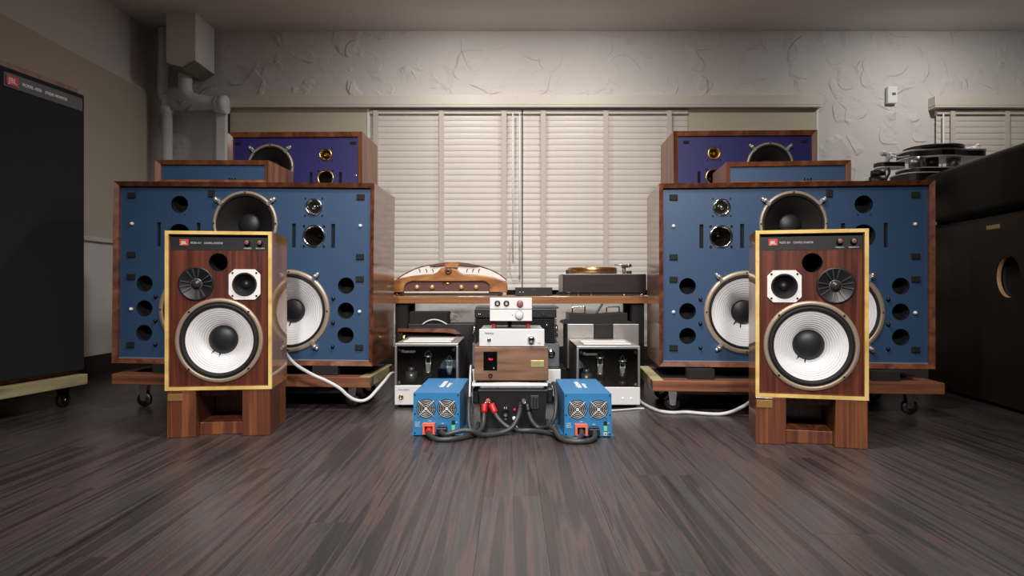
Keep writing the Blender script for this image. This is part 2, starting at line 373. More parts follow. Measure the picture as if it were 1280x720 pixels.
loop = MB().tube([P(638, 300, YB-0.1), P(637, 335, YB-0.1), P(641, 347, YB-0.1), P(648, 345, YB-0.1), P(650, 335, YB-0.1), P(650, 300, YB-0.1)], 0.003, 6, 5)
tag(loop.build('pull_cord', TAPE), 'thin looped pull cord hanging between the two wide window blinds', 'cord')
# beige roller shades beside the blinds, standing proud of the glass
for a, b, lb in ((284.5, 457.4, 'plain beige roller shade beside the white elbow pipe'), (862.5, 1023, 'plain beige roller shade beside the thermostat end of the long valance')):
    z1 = 1.868; x0 = wx(a, VY); x1 = wx(b, VY)
    t = thing('roller_shade', lb, 'window shade', ((x0+x1)/2, VY+0.04, 0.5))
    MB().bbox(-(x1-x0)/2, (x1-x0)/2, 0, 0.012, 0, z1-0.5, 0.002).build('shade_cloth', SHADE, t)
    MB().bbox((x1-x0)/2, (x1-x0)/2+0.018, -0.004, 0.03, 0, z1-0.5, 0.003).build('edge_strip', WHITE, t)
# thermostat, pipes, duct
p = P(1114.5, 119, YB-0.02)
t = thing('thermostat', 'small white wall thermostat on the textured plaster', 'thermostat', (p.x, YB, p.z))
MB().bbox(-0.036, 0.036, -0.035, 0, -0.062, 0.062, 0.005).build('case', WHITE, t)
MB().bbox(-0.004, 0.022, -0.037, -0.03, -0.004, 0.016, 0.001).build('display', GREYB, t)
pts = [P(233, 60, 4.93), P(232, 95, 4.93), P(232, 112, 4.93), P(238, 122, 4.93), P(255, 127, 4.93), P(276, 130, 4.93)]
t = thing('wall_pipe', 'white elbow pipe running along the back wall to a round flange', 'pipe', (0, 0, 0))
MB().tube(pts, 0.045, 16, 6).build('pipe_run', WHITE, t)
a = P(277, 131, 4.93); MB().cyl((a.x-0.045, a.y, a.z), 0.058, 0.04, 'x', 24).cyl((a.x-0.01, a.y, a.z), 0.064, 0.05, 'x', 24).build('flange', WHITE, t)
b = P(274, 300, 4.99); MB().bbox(a.x-0.055, a.x+0.02, 4.955, YB, 0.14, a.z, 0.008).build('down_pipe', WHITE, t)
MB().bbox(a.x+0.0185, a.x+0.0235, 4.99, YB, 0.14, a.z-0.02, 0.002).build('dark_cable', BLKM, t)
t = thing('corner_pipe', 'white vertical pipe in the corner by the beige wall panel', 'pipe', (P(209, 300, 4.98).x, 4.98, 0.14))
MB().tube([(0, 0, 0), (0, 0, 1.72)], 0.036, 16, 1).tube([(0, 0, 1.72), (-0.01, 0, 1.80), (-0.03, 0, 1.86), (-0.03, 0, 2.3)], 0.036, 16, 5).build('pipe_run', WHITE, t)
MB().lathe([(0.036, 0), (0.044, 0.004), (0.044, 0.05), (0.036, 0.054)], (0, 0, 1.68), 'z', 20).build('pipe_collar', WHITE, t)
a = P(206, 84, 4.7)
t = thing('ceiling_duct', 'grey-green ceiling duct corner above the elbow pipe', 'duct', (a.x+0.1, 4.72, a.z))
MB().prism([(-0.1, 0.03), (0.02, 0.0), (0.10, 0.05), (0.10, CEIL-a.z), (-0.1, CEIL-a.z)], 0.0, 0.3).build('duct_box', WHITE, t)
MB().prism([(-0.1, 0.026), (0.02, -0.004), (0.10, 0.046), (0.10, 0.052), (0.02, 0.003), (-0.1, 0.034)], -0.01, 0.3).build('duct_underside', GREENISH, t)
# ------------------------------------------------------------------ loudspeaker parts
def clamp(par, x, y, z, ang, s=1.0, m=None):
    mb = MB(); c, d = math.cos(ang), math.sin(ang)
    M = Matrix.Translation((x, y, z)) @ Matrix.Rotation(-ang, 4, 'Y')
    mb.box(-0.012*s, 0.030*s, -0.014*s, -0.006*s, -0.008*s, 0.008*s, M)
    mb.cyl((x+c*0.018*s, y, z+d*0.018*s), 0.0095*s, 0.024*s, 'y', 10)
    mb.sphere((x+c*0.018*s, y-0.026*s, z+d*0.018*s), 0.007*s, 8)
    mb.sphere((x+c*0.030*s, y-0.010*s, z+d*0.030*s), 0.009*s, 8)
    return mb.build('clamp', m or CLAMP, par)
def driver(par, name, x, y, z, R, kind, cap, rin, rs, clamps=(), ringm=None, ripple=0, leads=False, cs=1.0, label=None, screws=(90, 0, 180, 270)):
    """frame ring is the part; surround, cone, dust cap, screws are its pieces. cap, rin, rs = radii relative to R"""
    c = (x, y, z)
    f = MB().lathe([(R, -0.004), (R, 0.004), (R*0.985, 0.008), (R*(rin+0.02), 0.009), (R*rin, 0.006), (R*rin, -0.01)], c, 'y', 64).build(name, ringm or RING, par, label)
    pr = []
    for k in range(9):
        u = k/8; pr.append((R*(rin-(rin-rs)*u), 0.001+0.010*math.sin(PI*u)*(1 if kind == 'w' else 0.7)))
    MB().lathe([(R*rin, -0.01)]+pr+[(R*rs, -0.006)], c, 'y', 64).build('surround', SURR, f)
    pr = []; N = 40 if ripple else 14; D = R*0.36
    for k in range(N+1):
        u = k/N; r = R*(rs-(rs-cap*0.9)*u); d = -0.002-D*(0.55*u+0.45*u*u)
        if ripple: d += 0.0016*math.sin(u*N*PI*0.5)*(1 if 0.08 < u < 0.92 else 0)
        pr.append((r, d))
    MB().lathe(pr, c, 'y', 64).build('cone', CONEW if kind == 'w' else CONEK, f)
    pr = [(R*cap*math.cos(PI/2*k/8), -D*0.93+R*cap*0.42*math.sin(PI/2*k/8)) for k in range(8)]+[(1e-4, -D*0.93+R*cap*0.42)]
    MB().lathe(pr, c, 'y', 40).build('dust_cap', CAPK, f)
    if leads:
        for a in (math.radians(232), math.radians(258)):
            p0 = (x+R*cap*1.0*math.cos(a), y+D*0.86, z+R*cap*1.0*math.sin(a)); p1 = (x+R*(cap+0.11)*math.cos(a), y+D*0.74, z+R*(cap+0.11)*math.sin(a))
            MB().tube([p0, p1], R*0.016, 6, 1).build('lead_wire', BLKM, f)
    rr = R*(rin+1)/2
    for a in screws:
        a = math.radians(a); MB().cyl((x+rr*math.cos(a), y-0.0075, z+rr*math.sin(a)), 0.0042*cs, 0.003, 'y', 8).build('screw', BLKM, f)
    for a in clamps:
        a = math.radians(a); clamp(f, x+R*0.985*math.cos(a), y, z+R*0.985*math.sin(a), a, cs)
    return f
def tweeter(par, x, y, z, R, metal):
    f = MB().lathe([(R, -0.004), (R, 0.004), (R*0.93, 0.009), (R*0.8, 0.008), (R*0.62, -0.006), (R*0.5, -0.016), (R*0.3, -0.02)], (x, y, z), 'y', 32).build('tweeter', metal, par)
    MB().lathe([(R*0.34, -0.02), (R*0.30, -0.004), (R*0.18, 0.003), (1e-4, 0.006)], (x, y, z), 'y', 24).build('phase_plug', metal, f)
    MB().lathe([(R*0.6, -0.006), (R*0.36, -0.018)], (x, y-0.001, z), 'y', 24).build('throat', BLK, f)
    for sx in (-1, 1):
        for sz in (-1, 1): MB().cyl((x+sx*R*0.98, y, z+sz*R*0.98), 0.0042, 0.003, 'y', 8).build('screw', CHROME, f)
    return f
def horn(par, x, y, z, R, metal):
    f = MB().lathe([(R, -0.004), (R, 0.003), (R*0.92, 0.007), (R*0.82, 0.004), (R*0.74, -0.012)], (x, y, z), 'y', 40).build('horn', metal, par)
    MB().lathe([(R*0.75, -0.012), (R*0.62, -0.04), (R*0.38, -0.075), (R*0.2, -0.11), (1e-4, -0.115)], (x, y, z), 'y', 40).build('horn_throat', mat('smoked_chrome', (90, 86, 80), 0.18, 0.9), f)
    for sx in (-1, 1):
        for sz in (-1, 1): MB().cyl((x+sx*R*0.87, y, z+sz*R*0.87), 0.006, 0.004, 'y', 8).build('screw', CHROME, f)
    return f
def cabinet(par, w, h, d, wall=0.020, rec=0.03, m=None, mside=None):
    """open-fronted case with a mitred front edge sloping in to the baffle"""
    mb = MB(); o = rect(-w/2, w/2, 0, h); i = rect(-w/2+wall, w/2-wall, wall, h-wall)
    vs = [(x, 0.0, z) for x, z in o]+[(x, 0.012, z) for x, z in i]+[(x, rec+0.03, z) for x, z in i]
    fs = [(k, (k+1) % 4, 4+(k+1) % 4, 4+k) for k in range(4)]+[(4+k, 4+(k+1) % 4, 8+(k+1) % 4, 8+k) for k in range(4)]
    mb.add(vs, fs)
    vs = [(x, 0.0, z) for x, z in o]+[(x, d, z) for x, z in o]
    mb.add(vs, [(k, 4+k, 4+(k+1) % 4, (k+1) % 4) for k in range(4)]+[(4, 5, 6, 7)])
    mb.add([(x, rec+0.20, z) for x, z in i], [(0, 1, 2, 3)])
    return mb.build('cabinet', m or WALNUT, par)

def big_monitor(label, loc, rz, ry, mir):
    """four-way monitor: mir=+1 tweeter on the right of the baffle, -1 on its left"""
    w, h, d = 1.222, 0.849, 0.508; s = 268.75
    t = thing('studio_monitor', label, 'speaker', loc, rz, ry)
    cabinet(t, w, h, d)
    X = lambda px: mir*(px-302)/s
    Z = lambda py: h/2+(344-py)/s
    drv = [(X(301.5), Z(281), 0.153), (X(244.5), Z(390.5), 0.1935), (X(358), Z(390.5), 0.1935)]
    prt = [(X(q), Z(v), 0.0385) for q in (174, 430) for v in (358, 389.5, 420.5)]+[(X(217.5), Z(257.5), 0.041), (X(217.5), Z(296), 0.052)]
    slots = [(X(q), Z(295.5)) for q in (191.5, 242, 363.3, 413)]
    hl = [circ(a, b, r*0.93, 48) for a, b, r in drv]+[circ(a, b, r) for a, b, r in prt]+[circ(X(388.3), Z(259.5), 0.037), circ(X(389), Z(296), 0.049)]
    # the four slots are cut too
    hl += [rect(a-0.009, a+0.009, b-0.056, b+0.056) for a, b in slots]
    yb = 0.03
    plate(rect(-w/2+0.02, w/2-0.02, 0.02, h-0.02), hl, yb, yb+0.022).build('baffle', BLUE, t)
    for a, b, r in prt: MB().lathe([(r, 0.0), (r, -0.09), (1e-4, -0.09)], (a, yb+0.002, b), 'y', 32).build('port_tube', HOLE, t)
    for a, b in slots: MB().box(a-0.012, a+0.012, yb+0.012, yb+0.03, b-0.06, b+0.06).build('slot_backing', HOLE, t)
    MB().bbox(-w/2+0.02, w/2-0.02, yb-0.008, yb+0.002, 0.02, 0.025, 0.001).build('lower_bead', mat('grey_bead', (120, 122, 128), 0.4), t)
    driver(t, 'mid_bass_driver', *[(drv[0][0]), yb, drv[0][1]], 0.153, 'k', 0.34, 0.905, 0.83, clamps=(40, 140))
    for q in (1, 2): driver(t, 'woofer', drv[q][0], yb, drv[q][1], 0.1935, 'w', 0.29, 0.885, 0.82, clamps=(52, 128, 232, 308) , ripple=1, leads=True, screws=(0, 90, 180, 270))
    tweeter(t, X(388.3), yb, Z(259.5), 0.041, CHROME)
    horn(t, X(389), yb, Z(296), 0.054, CHROME)
    for q in (157, 447.5):
        for v in (246.5, 321.5, 349.5, 435.5): MB().bbox(X(q)-0.0185, X(q)+0.0185, yb-0.008, yb+0.002, Z(v)-0.0135, Z(v)+0.0135, 0.002).build('grille_pad', BLKM, t)
    MB().bbox(X(258.5)-0.014, X(258.5)+0.014, yb-0.008, yb+0.002, Z(243.5)-0.017, Z(243.5)+0.017, 0.002).build('grille_pad', BLKM, t)
    for q in (157.5, 447.5):
        for v in (282.5, 390.5): MB().lathe([(0.008, 0), (0.008, 0.006), (0.005, 0.012), (1e-4, 0.013)], (X(q), yb, Z(v)), 'y', 12).build('grille_pin', WHITE, t)
    for q in (189.5, 414.5):
        for v in (374, 404.5, 434.5): MB().lathe([(0.008, 0), (0.008, 0.012), (0.006, 0.016), (1e-4, 0.016)], (X(q), yb, Z(v)), 'y', 12).build('level_knob', BLK, t)
    for q in (210, 225): MB().cyl((X(q), yb, Z(270)), 0.004, 0.003, 'y', 8).build('screw', CHROME, t)
    return t
def dolly(label, loc, rz, ry, w, d, lowl, palem, side):
    t = thing('dolly', label, 'dolly', loc, rz, ry)
    z0, z1 = 0.104, 0.152
    MB().bbox(-w/2, w/2-0.0, 0.0, 0.09, z0, z1, 0.003).build('front_plank', PLANKW, t)
    MB().bbox(-w/2, w/2, d-0.09, d, z0, z1, 0.003).build('rear_plank', PLANKW, t)
    for sx in (-1, 1):
        MB().bbox(sx*w/2-0.05*(sx > 0)-0.0*(sx < 0), sx*w/2+0.05*(sx < 0), 0.002, d-0.002, z0-0.001, z1+0.001, 0.003).build('side_plank', PALEW if sx == side else PLANKW, t)
        for yy in (0.05, d-0.09):
            MB().bbox(sx*(w/2-0.16)-0.12*(sx > 0), sx*(w/2-0.16)+0.12*(sx < 0), yy, yy+0.06, z1, z1+0.045, 0.003).build('riser_block', BLKM, t)
        for yy in (0.10, d-0.10):
            cx = sx*(w/2-0.10); zl = -lowl if sx < 0 else 0
            k = MB().box(cx-0.03, cx+0.03, yy-0.03, yy+0.03, z0-0.006, z0).build('caster', CHROME, t)
            MB().prism([(cx-0.020, z0-0.006), (cx+0.020, z0-0.006), (cx+0.012, 0.03+zl), (cx-0.012, 0.03+zl)], yy+0.012, yy+0.015).prism([(cx-0.020, z0-0.006), (cx+0.020, z0-0.006), (cx+0.012, 0.03+zl), (cx-0.012, 0.03+zl)], yy-0.015, yy-0.012).cyl((cx, yy+0.017, 0.034+zl), 0.007, 0.034, 'y', 12).build('fork', CHROME, k)
            MB().lathe([(0.012, -0.0095), (0.032, -0.0095), (0.034, -0.006), (0.034, 0.006), (0.032, 0.0095), (0.012, 0.0095)], (cx, yy, 0.034+zl), 'y', 24).build('wheel', BLK, k)
    MB().box(-w/2+0.02, w/2-0.02, 0.08, d-0.08, z0+0.008, z1-0.006).build('deck', BLKM, t)
    return t

# left and right big monitors on their dollies
YL = 3.2
dolly('timber dolly on casters under the blue monitor beside the tall black speaker', ((P(137, 0, 3.15).x+P(462.4, 0, 3.15).x)/2, 3.15, 0.0065), -1, 0.6, 1.19, 0.54, 0.012, True, 1)
big_monitor('wide blue four-way studio monitor standing between the tall black speaker and the white tube amplifiers', ((138-CX+466-CX)/2*YL/F, YL, 0.2035), -1, 0.6, 1)
a = P(823, 0, 3.05); b = P(1175.6, 0, 2.93)
dolly('timber dolly on casters under the blue monitor beside the gloss-black-topped speaker', ((a.x+b.x)/2, (a.y+b.y)/2, 0), -4.4, 0, 1.235, 0.56, 0.0, False, -1)
a = P(822.5, 0, 3.195); b = P(1171, 0, 3.085)
big_monitor('wide blue four-way studio monitor next to the dark speaker with gloss black top', ((a.x+b.x)/2, (a.y+b.y)/2, 0.196), -4.9, 0, -1)

# low network boxes on top of the big monitors
def network_box(label, loc, rz, ry, w):
    t = thing('network_box', label, 'box', loc, rz, ry); h, d = 0.112, 0.33
    cabinet(t, w, h, d, 0.02, 0.022, WALNUT_Z)
    plate(rect(-w/2+0.02, w/2-0.02, 0.02, h-0.02), [], 0.022, 0.032).build('front_panel', BLUE, t)
    for k in range(3): MB().cyl((0.08+0.014*k, 0.022, 0.03), 0.004, 0.008, 'y', 10).build('terminal', CHROME, t)
    return t
zt = 0.2035+0.849
network_box('low walnut box with blue front on the monitor beside the beige wall panel', ((192+336)/2*3.26/F-CX*3.26/F, 3.26, 1.0545), -2.2, 0.6, 0.546)
a = P(909.7, 0, 3.27); b = P(1062, 0, 3.215)
network_box('low walnut box with blue front on the monitor near the plaster wall', ((a.x+b.x)/2, (a.y+b.y)/2+0.0, 1.046), -5.5, 0, 0.57)

# violet-blue monitors standing behind
def rear_monitor(label, px0, px1, Y, rz, topz, mir):
    w = (px1-px0)*Y/F; h, d = 1.12, 0.40; s = F/Y
    t = thing('rear_monitor', label, 'speaker', ((px0+px1)/2*Y/F-CX*Y/F, Y, topz-h), rz)
    cabinet(t, w, h, d, 0.026, 0.026, WALNUT_Z)
    X = lambda px: mir*(px-368)/s
    Z = lambda py: h-(py-163.5)/s
    yb = 0.026
    holes = [circ(X(335.5), Z(207), 0.121, 40), circ(X(405.5), Z(191), 0.033), circ(X(405.5), Z(220.5), 0.043), circ(0, 0.36, 0.205, 48)]
    sl = [(X(387), Z(230)), (X(424), Z(230))]
    holes += [rect(a-0.008, a+0.008, b-0.075, b+0.075) for a, b in sl]
    holes += [circ(sx*0.27, 0.62, 0.05) for sx in (-1, 1)]
    plate(rect(-w/2+0.026, w/2-0.026, 0.026, h-0.026), holes, yb, yb+0.02).build('baffle', NAVY, t)
    for a, b in sl: MB().box(a-0.012, a+0.012, yb+0.012, yb+0.03, b-0.08, b+0.08).build('slot_backing', HOLE, t)
    for sx in (-1, 1): MB().lathe([(0.05, 0), (0.05, -0.08), (1e-4, -0.08)], (sx*0.27, yb+0.002, 0.62), 'y', 28).build('port_tube', HOLE, t)
    driver(t, 'mid_bass_driver', X(335.5), yb, Z(207), 0.133, 'k', 0.33, 0.895, 0.82, clamps=(45, 135), cs=1.05)
    driver(t, 'woofer', 0, yb, 0.36, 0.225, 'k', 0.3, 0.885, 0.82, clamps=(45, 135))
    tweeter(t, X(405.5), yb, Z(191), 0.037, BRASS); horn(t, X(405.5), yb, Z(220.5), 0.048, BRASS)
    for q in ((440, 176.5), (294, 176.5)): MB().bbox(X(q[0])-0.016, X(q[0])+0.016, yb-0.007, yb+0.002, Z(q[1])-0.008, Z(q[1])+0.008, 0.002).build('grille_pad', BLKM, t)
    MB().sphere((X(444), yb, Z(217)), 0.005, 8).build('grille_pin', CHROME, t)
    b = MB().bbox(t.location.x-w/2+0.02, t.location.x+w/2-0.02, Y+0.02, Y+d-0.02, 0, topz-h, 0.006)
    return t, b
t, b = rear_monitor('violet-blue fronted walnut monitor standing by the white elbow pipe', 283.5, 453, 3.86, -1.2, 1.436, 1)
tag(b.build('speaker_plinth', BLKM), 'black plinth under the violet-blue monitor by the elbow pipe', 'plinth')
t, b = rear_monitor('violet-blue fronted walnut monitor standing by the textured plaster wall', 842.7, 1020.5, 3.86, -2.0, 1.444, -1)
tag(b.build('speaker_plinth', BLKM), 'black plinth under the violet-blue monitor by the textured plaster wall', 'plinth')

# ------------------------------------------------------------------ the two control monitors on their stands
def control_monitor(label, loc, rz, ry, mir, w=0.372, h=0.597, d=0.30):
    t = thing('control_monitor', label, 'speaker', loc, rz, ry)
    ed = 0.0125
    # lacquered case behind, pale edge frame in front
    mb = MB(); o = rect(-w/2, w/2, 0, h)
    vs = [(x, 0.014, z) for x, z in o]+[(x, d, z) for x, z in o]
    mb.add(vs, [(k, 4+k, 4+(k+1) % 4, (k+1) % 4) for k in range(4)]+[(4, 5, 6, 7)]); mb.build('case', LACQ, t)
    i = rect(-w/2+ed, w/2-ed, ed, h-ed); plate(o, [i], 0.0, 0.0145).build('edge_frame', YELLOW, t)
    plate(i, [rect(-w/2+ed+0.004, w/2-ed-0.004, ed+0.004, h-ed-0.004)], 0.008, 0.03).build('inner_rim', ROSE, t)
    sx = w/131.2
    X = lambda px: (px-273.6)*sx
    XM = lambda px: mir*(px-273.6)*sx
    Z = lambda py: h-(py-288.2)/198.5*h
    yb = 0.020; wr = 0.160; zw = Z(425.2)
    holes = [circ(X(272.8)*mir, zw, wr*0.94, 56), circ(XM(271.2), Z(327), 0.0345), circ(XM(244), Z(354.2), 0.058, 40), circ(XM(304.3), Z(354.8), 0.045, 40)]
    plate(rect(-w/2+ed, w/2-ed, ed, Z(311.6)), holes, yb, yb+0.018).build('baffle', ROSE, t)
    sp = MB().box(-w/2+ed, w/2-ed, yb-0.001, yb+0.018, Z(311.6), h-ed).build('control_strip', mat('black_strip', (30, 31, 34), 0.45), t)
    MB().bbox(X(224), X(235), yb-0.003, yb, Z(306.2), Z(298), 0.001).build('badge', LOGO, sp)
    text('JBL', 0.0155, (X(229.5), yb-0.0035, Z(302.8)), LETTER, sp, 'badge_lettering', align='CENTER', weight=0.03)
    text('MODEL 4311', 0.0105, (X(237.3), yb-0.0015, Z(302.8)), LETTER, sp, width=(250-237.3)*sx)
    text('CONTROL MONITOR', 0.0105, (X(253.6), yb-0.0015, Z(303)), LETTER, sp, width=(277-253.6)*sx)
    for q, s in ((307.5, 'PRESENCE'), (323.3, 'BRILLIANCE')):
        k = MB().lathe([(0.0105, 0), (0.0105, 0.012), (0.009, 0.016), (0.0078, 0.016)], (X(q), yb-0.001, Z(302)), 'y', 24).build('knob', BLK, sp)
        MB().lathe([(0.0078, 0.0155), (1e-4, 0.0162)], (X(q), yb-0.001, Z(302)), 'y', 20).build('knob_cap', mat('knob_pink', (150, 104, 98), 0.35, 0.6), k)
        text(s, 0.0062, (X(q)+0.001, yb-0.0015, Z(309.2)), LETTER, sp, align='CENTER')
    MB().lathe([(0.0345, 0), (0.0345, -0.12), (1e-4, -0.12)], (XM(271.2), yb+0.001, Z(327)), 'y', 32).build('port_tube', HOLE, t)
    # tweeter behind a slotted black diffuser disc
    c = (XM(244), yb, Z(354.2)); R = 0.0645
    f = MB().lathe([(R, -0.004), (R, 0.003), (R*0.97, 0.005), (R*0.9, 0.004), (R*0.34, -0.008), (R*0.3, -0.008)], c, 'y', 48).build('tweeter', BLK, t)
    MB().lathe([(R*0.31, -0.01), (R*0.30, -0.002), (R*0.2, 0.006), (R*0.1, 0.009), (1e-4, 0.0095)], c, 'y', 32).build('dome', mat('tweeter_dome', (58, 56, 55), 0.3, 0.3), f)
    MB().lathe([(R*0.32, -0.004), (R*0.28, -0.001), (R*0.27, -0.004)], c, 'y', 32).build('dome_ring', RING, f)
    for k in range(16):                                  # raised fins of the diffuser
        if k % 4 == 2: continue
        a = PI/8*k+PI/16; ca, sa = math.cos(a), math.sin(a); wd = 0.0030
        q = []
        for rr, dd in ((R*0.36, 0.000), (R*0.9, 0.0075)):
            for e in (-1, 1): q.append((c[0]+rr*ca-e*wd*sa*rr/R, c[1]-dd, c[2]+rr*sa+e*wd*ca*rr/R))
        for rr, dd in ((R*0.36, -0.009), (R*0.9, 0.002)):
            for e in (-1, 1): q.append((c[0]+rr*ca-e*wd*sa*rr/R, c[1]-dd, c[2]+rr*sa+e*wd*ca*rr/R))
        MB().add(q, [(0, 1, 3, 2), (4, 6, 7, 5), (0, 2, 6, 4), (1, 5, 7, 3), (2, 3, 7, 6), (0, 4, 5, 1)]).build('diffuser_fin', mat('fin_grey', (74, 74, 78), 0.3, 0.2), f)
    # midrange with a white chamfered-square frame
    c = (XM(304.3), yb, Z(354.8)); a = 0.0575; k = 0.020
    oc = [(-a+k, -a), (a-k, -a), (a, -a+k), (a, a-k), (a-k, a), (-a+k, a), (-a, a-k), (-a, -a+k)]
    f = plate([(c[0]+p, c[2]+q) for p, q in oc], [circ(c[0], c[2], 0.0445, 40)], yb-0.006, yb+0.001).build('midrange', WHITE, t, 'white chamfered square midrange frame')
    MB().lathe([(0.0455, 0.006), (0.043, 0.010), (0.039, 0.009), (0.0375, 0.002)], c, 'y', 40).build('surround', SURR, f)
    MB().lathe([(0.0375, 0.003), (0.030, -0.006), (0.018, -0.018)], c, 'y', 40).build('cone', CONEK, f)
    MB().lathe([(0.019, -0.018), (0.015, -0.011), (0.008, -0.007), (1e-4, -0.006)], c, 'y', 24).build('dust_cap', CAPK, f)
    for px in (-1, 1):
        for pz in (-1, 1): MB().cyl((c[0]+px*0.0435, yb-0.0055, c[2]+pz*0.0435), 0.004, 0.002, 'y', 8).build('screw', BLKM, f)
    driver(t, 'woofer', X(272.8)*mir, yb, zw, wr, 'w', 0.345, 0.90, 0.775, ripple=1, leads=True, screws=(45, 135, 225, 315))
    return t
def stand(label, loc, rz, w, h, d, plate_left=True):
    t = thing('speaker_stand', label, 'stand', loc, rz); lw = 0.103
    for sx in (-1, 1):
        MB().bbox(sx*w/2-lw*(sx > 0), sx*w/2+lw*(sx < 0), 0, d, 0, h, 0.0025).build('side_block', STAND, t)
    MB().bbox(-w/2+lw, w/2-lw, 0.045, d-0.02, 0.0, 0.047, 0.002).build('bottom_board', STAND, t)
    MB().bbox(-w/2+lw, w/2-lw, d-0.05, d-0.02, 0.047, h*0.75, 0.002).build('back_board', ROSE, t)
    MB().bbox(-w/2+lw, w/2-lw, 0.06, d-0.02, h-0.03, h, 0.002).build('top_board', ROSE, t)
    n = MB().bbox(-w/2+0.003, -w/2+0.057, -0.0025, 0.001, h-0.038, h-0.011, 0.001).build('name_plate', mat('matte_brass', (150, 118, 62), 0.5, 0.4), t)
    return t
a = P(207.5, 0, 2.565); b = P(339, 0, 2.615); HS = CH-(487.8-HZ)*2.585/F
stand('walnut block stand under the yellow-edged speaker with tweeter left of its port', ((a.x+b.x)/2, (a.y+b.y)/2, 0), 7.5, 0.372, HS, 0.30)
control_monitor('yellow-edged control monitor whose slotted tweeter is left of the port', ((a.x+b.x)/2, (a.y+b.y)/2-0.004, HS+0.001), 7.5, 0.0, 1, 0.384, 0.597)
a = P(944.3, 0, 2.48); b = P(1085.2, 0, 2.385); HS = CH-(498.3-HZ)*2.435/F
stand('walnut block stand under the yellow-edged speaker with tweeter right of its port', ((a.x+b.x)/2, (a.y+b.y)/2, 0), -14.5, 0.368, HS, 0.30)
control_monitor('yellow-edged control monitor whose slotted tweeter is right of the port', ((a.x+b.x)/2, (a.y+b.y)/2-0.004, HS+0.001), -14.5, 0, -1, 0.371, 0.597)

# ------------------------------------------------------------------ tall black speaker on the left
A = Vector((P(107, 0, 3.3).x, 3.3)); 
rzL = 94.0                                               # the front looks across the room
t = thing('tall_speaker', 'tall black cloth-fronted studio monitor on a pale dolly by the beige wall panel', 'speaker', (A.x-0.005, A.y, 0.15), 0)
Bv = Vector((P(0, 0, 2.84).x, 2.84)); dirv = (Bv-A).normalized(); ang = math.atan2(dirv.y, dirv.x)
t.rotation_euler = (0, 0, ang)                           # local x runs along the front towards the camera, local y goes into the body
HT = 1.335; WT = 0.60
MB().bbox(0.0, WT, -0.46-0.036, -0.036, 0, HT+0.032, 0.003).build('cabinet', WALNUT_Z, t)
MB().bbox(0.0, WT-0.06, -0.038, 0.0, 0.02, HT, 0.006).build('grille', CLOTH, t)
MB().bbox(WT-0.06, WT, -0.038, -0.012, 0.02, HT, 0.003).build('grille_side_rail', BLKM, t)
sp = MB().bbox(0.016, 0.445, -0.004, 0.003, HT-0.083, HT-0.022, 0.001).build('badge_strip', STRIP, t)
R180 = (PI/2, 0, PI)
MB().bbox(0.375, 0.435, 0.002, 0.006, HT-0.075, HT-0.032, 0.001).build('badge', mat('badge_crimson', (190, 40, 52), 0.5), sp)
text('JBL', 0.032, (0.405, 0.0066, HT-0.054), LETTER, sp, 'badge_lettering', R180, 'CENTER')
text('MODEL 4350', 0.018, (0.355, 0.0036, HT-0.053), LETTER, sp, rot=R180, width=0.10, weight=0.02)
text('STUDIO MONITOR', 0.018, (0.235, 0.0036, HT-0.053), LETTER, sp, rot=R180, width=0.125, weight=0.02)
d_ = thing('dolly', 'pale timber dolly on casters under the tall black cloth-fronted speaker', 'dolly', (A.x, A.y+0.0, 0)); d_.rotation_euler = (0, 0, ang)
MB().bbox(0.0, 0.66, -0.10, 0.012, 0.100, 0.149, 0.003).build('front_plank', PALEW, d_)
MB().bbox(0.0, 0.66, -0.50, -0.39, 0.100, 0.149, 0.003).build('rear_plank', PALEW, d_)
MB().bbox(0.02, 0.12, -0.39, -0.10, 0.102, 0.147, 0.003).build('cross_plank', PALEW, d_)
MB().bbox(0.54, 0.64, -0.39, -0.10, 0.102, 0.147, 0.003).build('cross_plank', PALEW, d_)
for cx in (0.08, 0.58):
    for yy in (-0.05, -0.44):
        k = MB().box(cx-0.03, cx+0.03, yy-0.03, yy+0.03, 0.094, 0.1).build('caster', CHROME, d_)
        MB().prism([(cx-0.022, 0.094), (cx+0.022, 0.094), (cx+0.012, 0.03), (cx-0.012, 0.03)], yy+0.013, yy+0.017).prism([(cx-0.022, 0.094), (cx+0.022, 0.094), (cx+0.012, 0.03), (cx-0.012, 0.03)], yy-0.017, yy-0.013).cyl((cx, yy+0.019, 0.036), 0.008, 0.038, 'y', 12).build('fork', CHROME, k)
        MB().lathe([(0.012, -0.01), (0.034, -0.01), (0.036, -0.006), (0.036, 0.006), (0.034, 0.01), (0.012, 0.01)], (cx, yy, 0.036), 'y', 24).build('wheel', BLK, k)

# ------------------------------------------------------------------ dark speaker with gloss black hood on the right
A = Vector((2.36, 3.9)); Bv = Vector((2.235, 2.95)); dv = (Bv-A).normalized(); ang = math.atan2(dv.y, dv.x)
t = thing('horn_speaker', 'dark wooden speaker with a gloss black hood, facing across the room', 'speaker', (A.x, A.y, 0)); t.rotation_euler = (0, 0, ang)
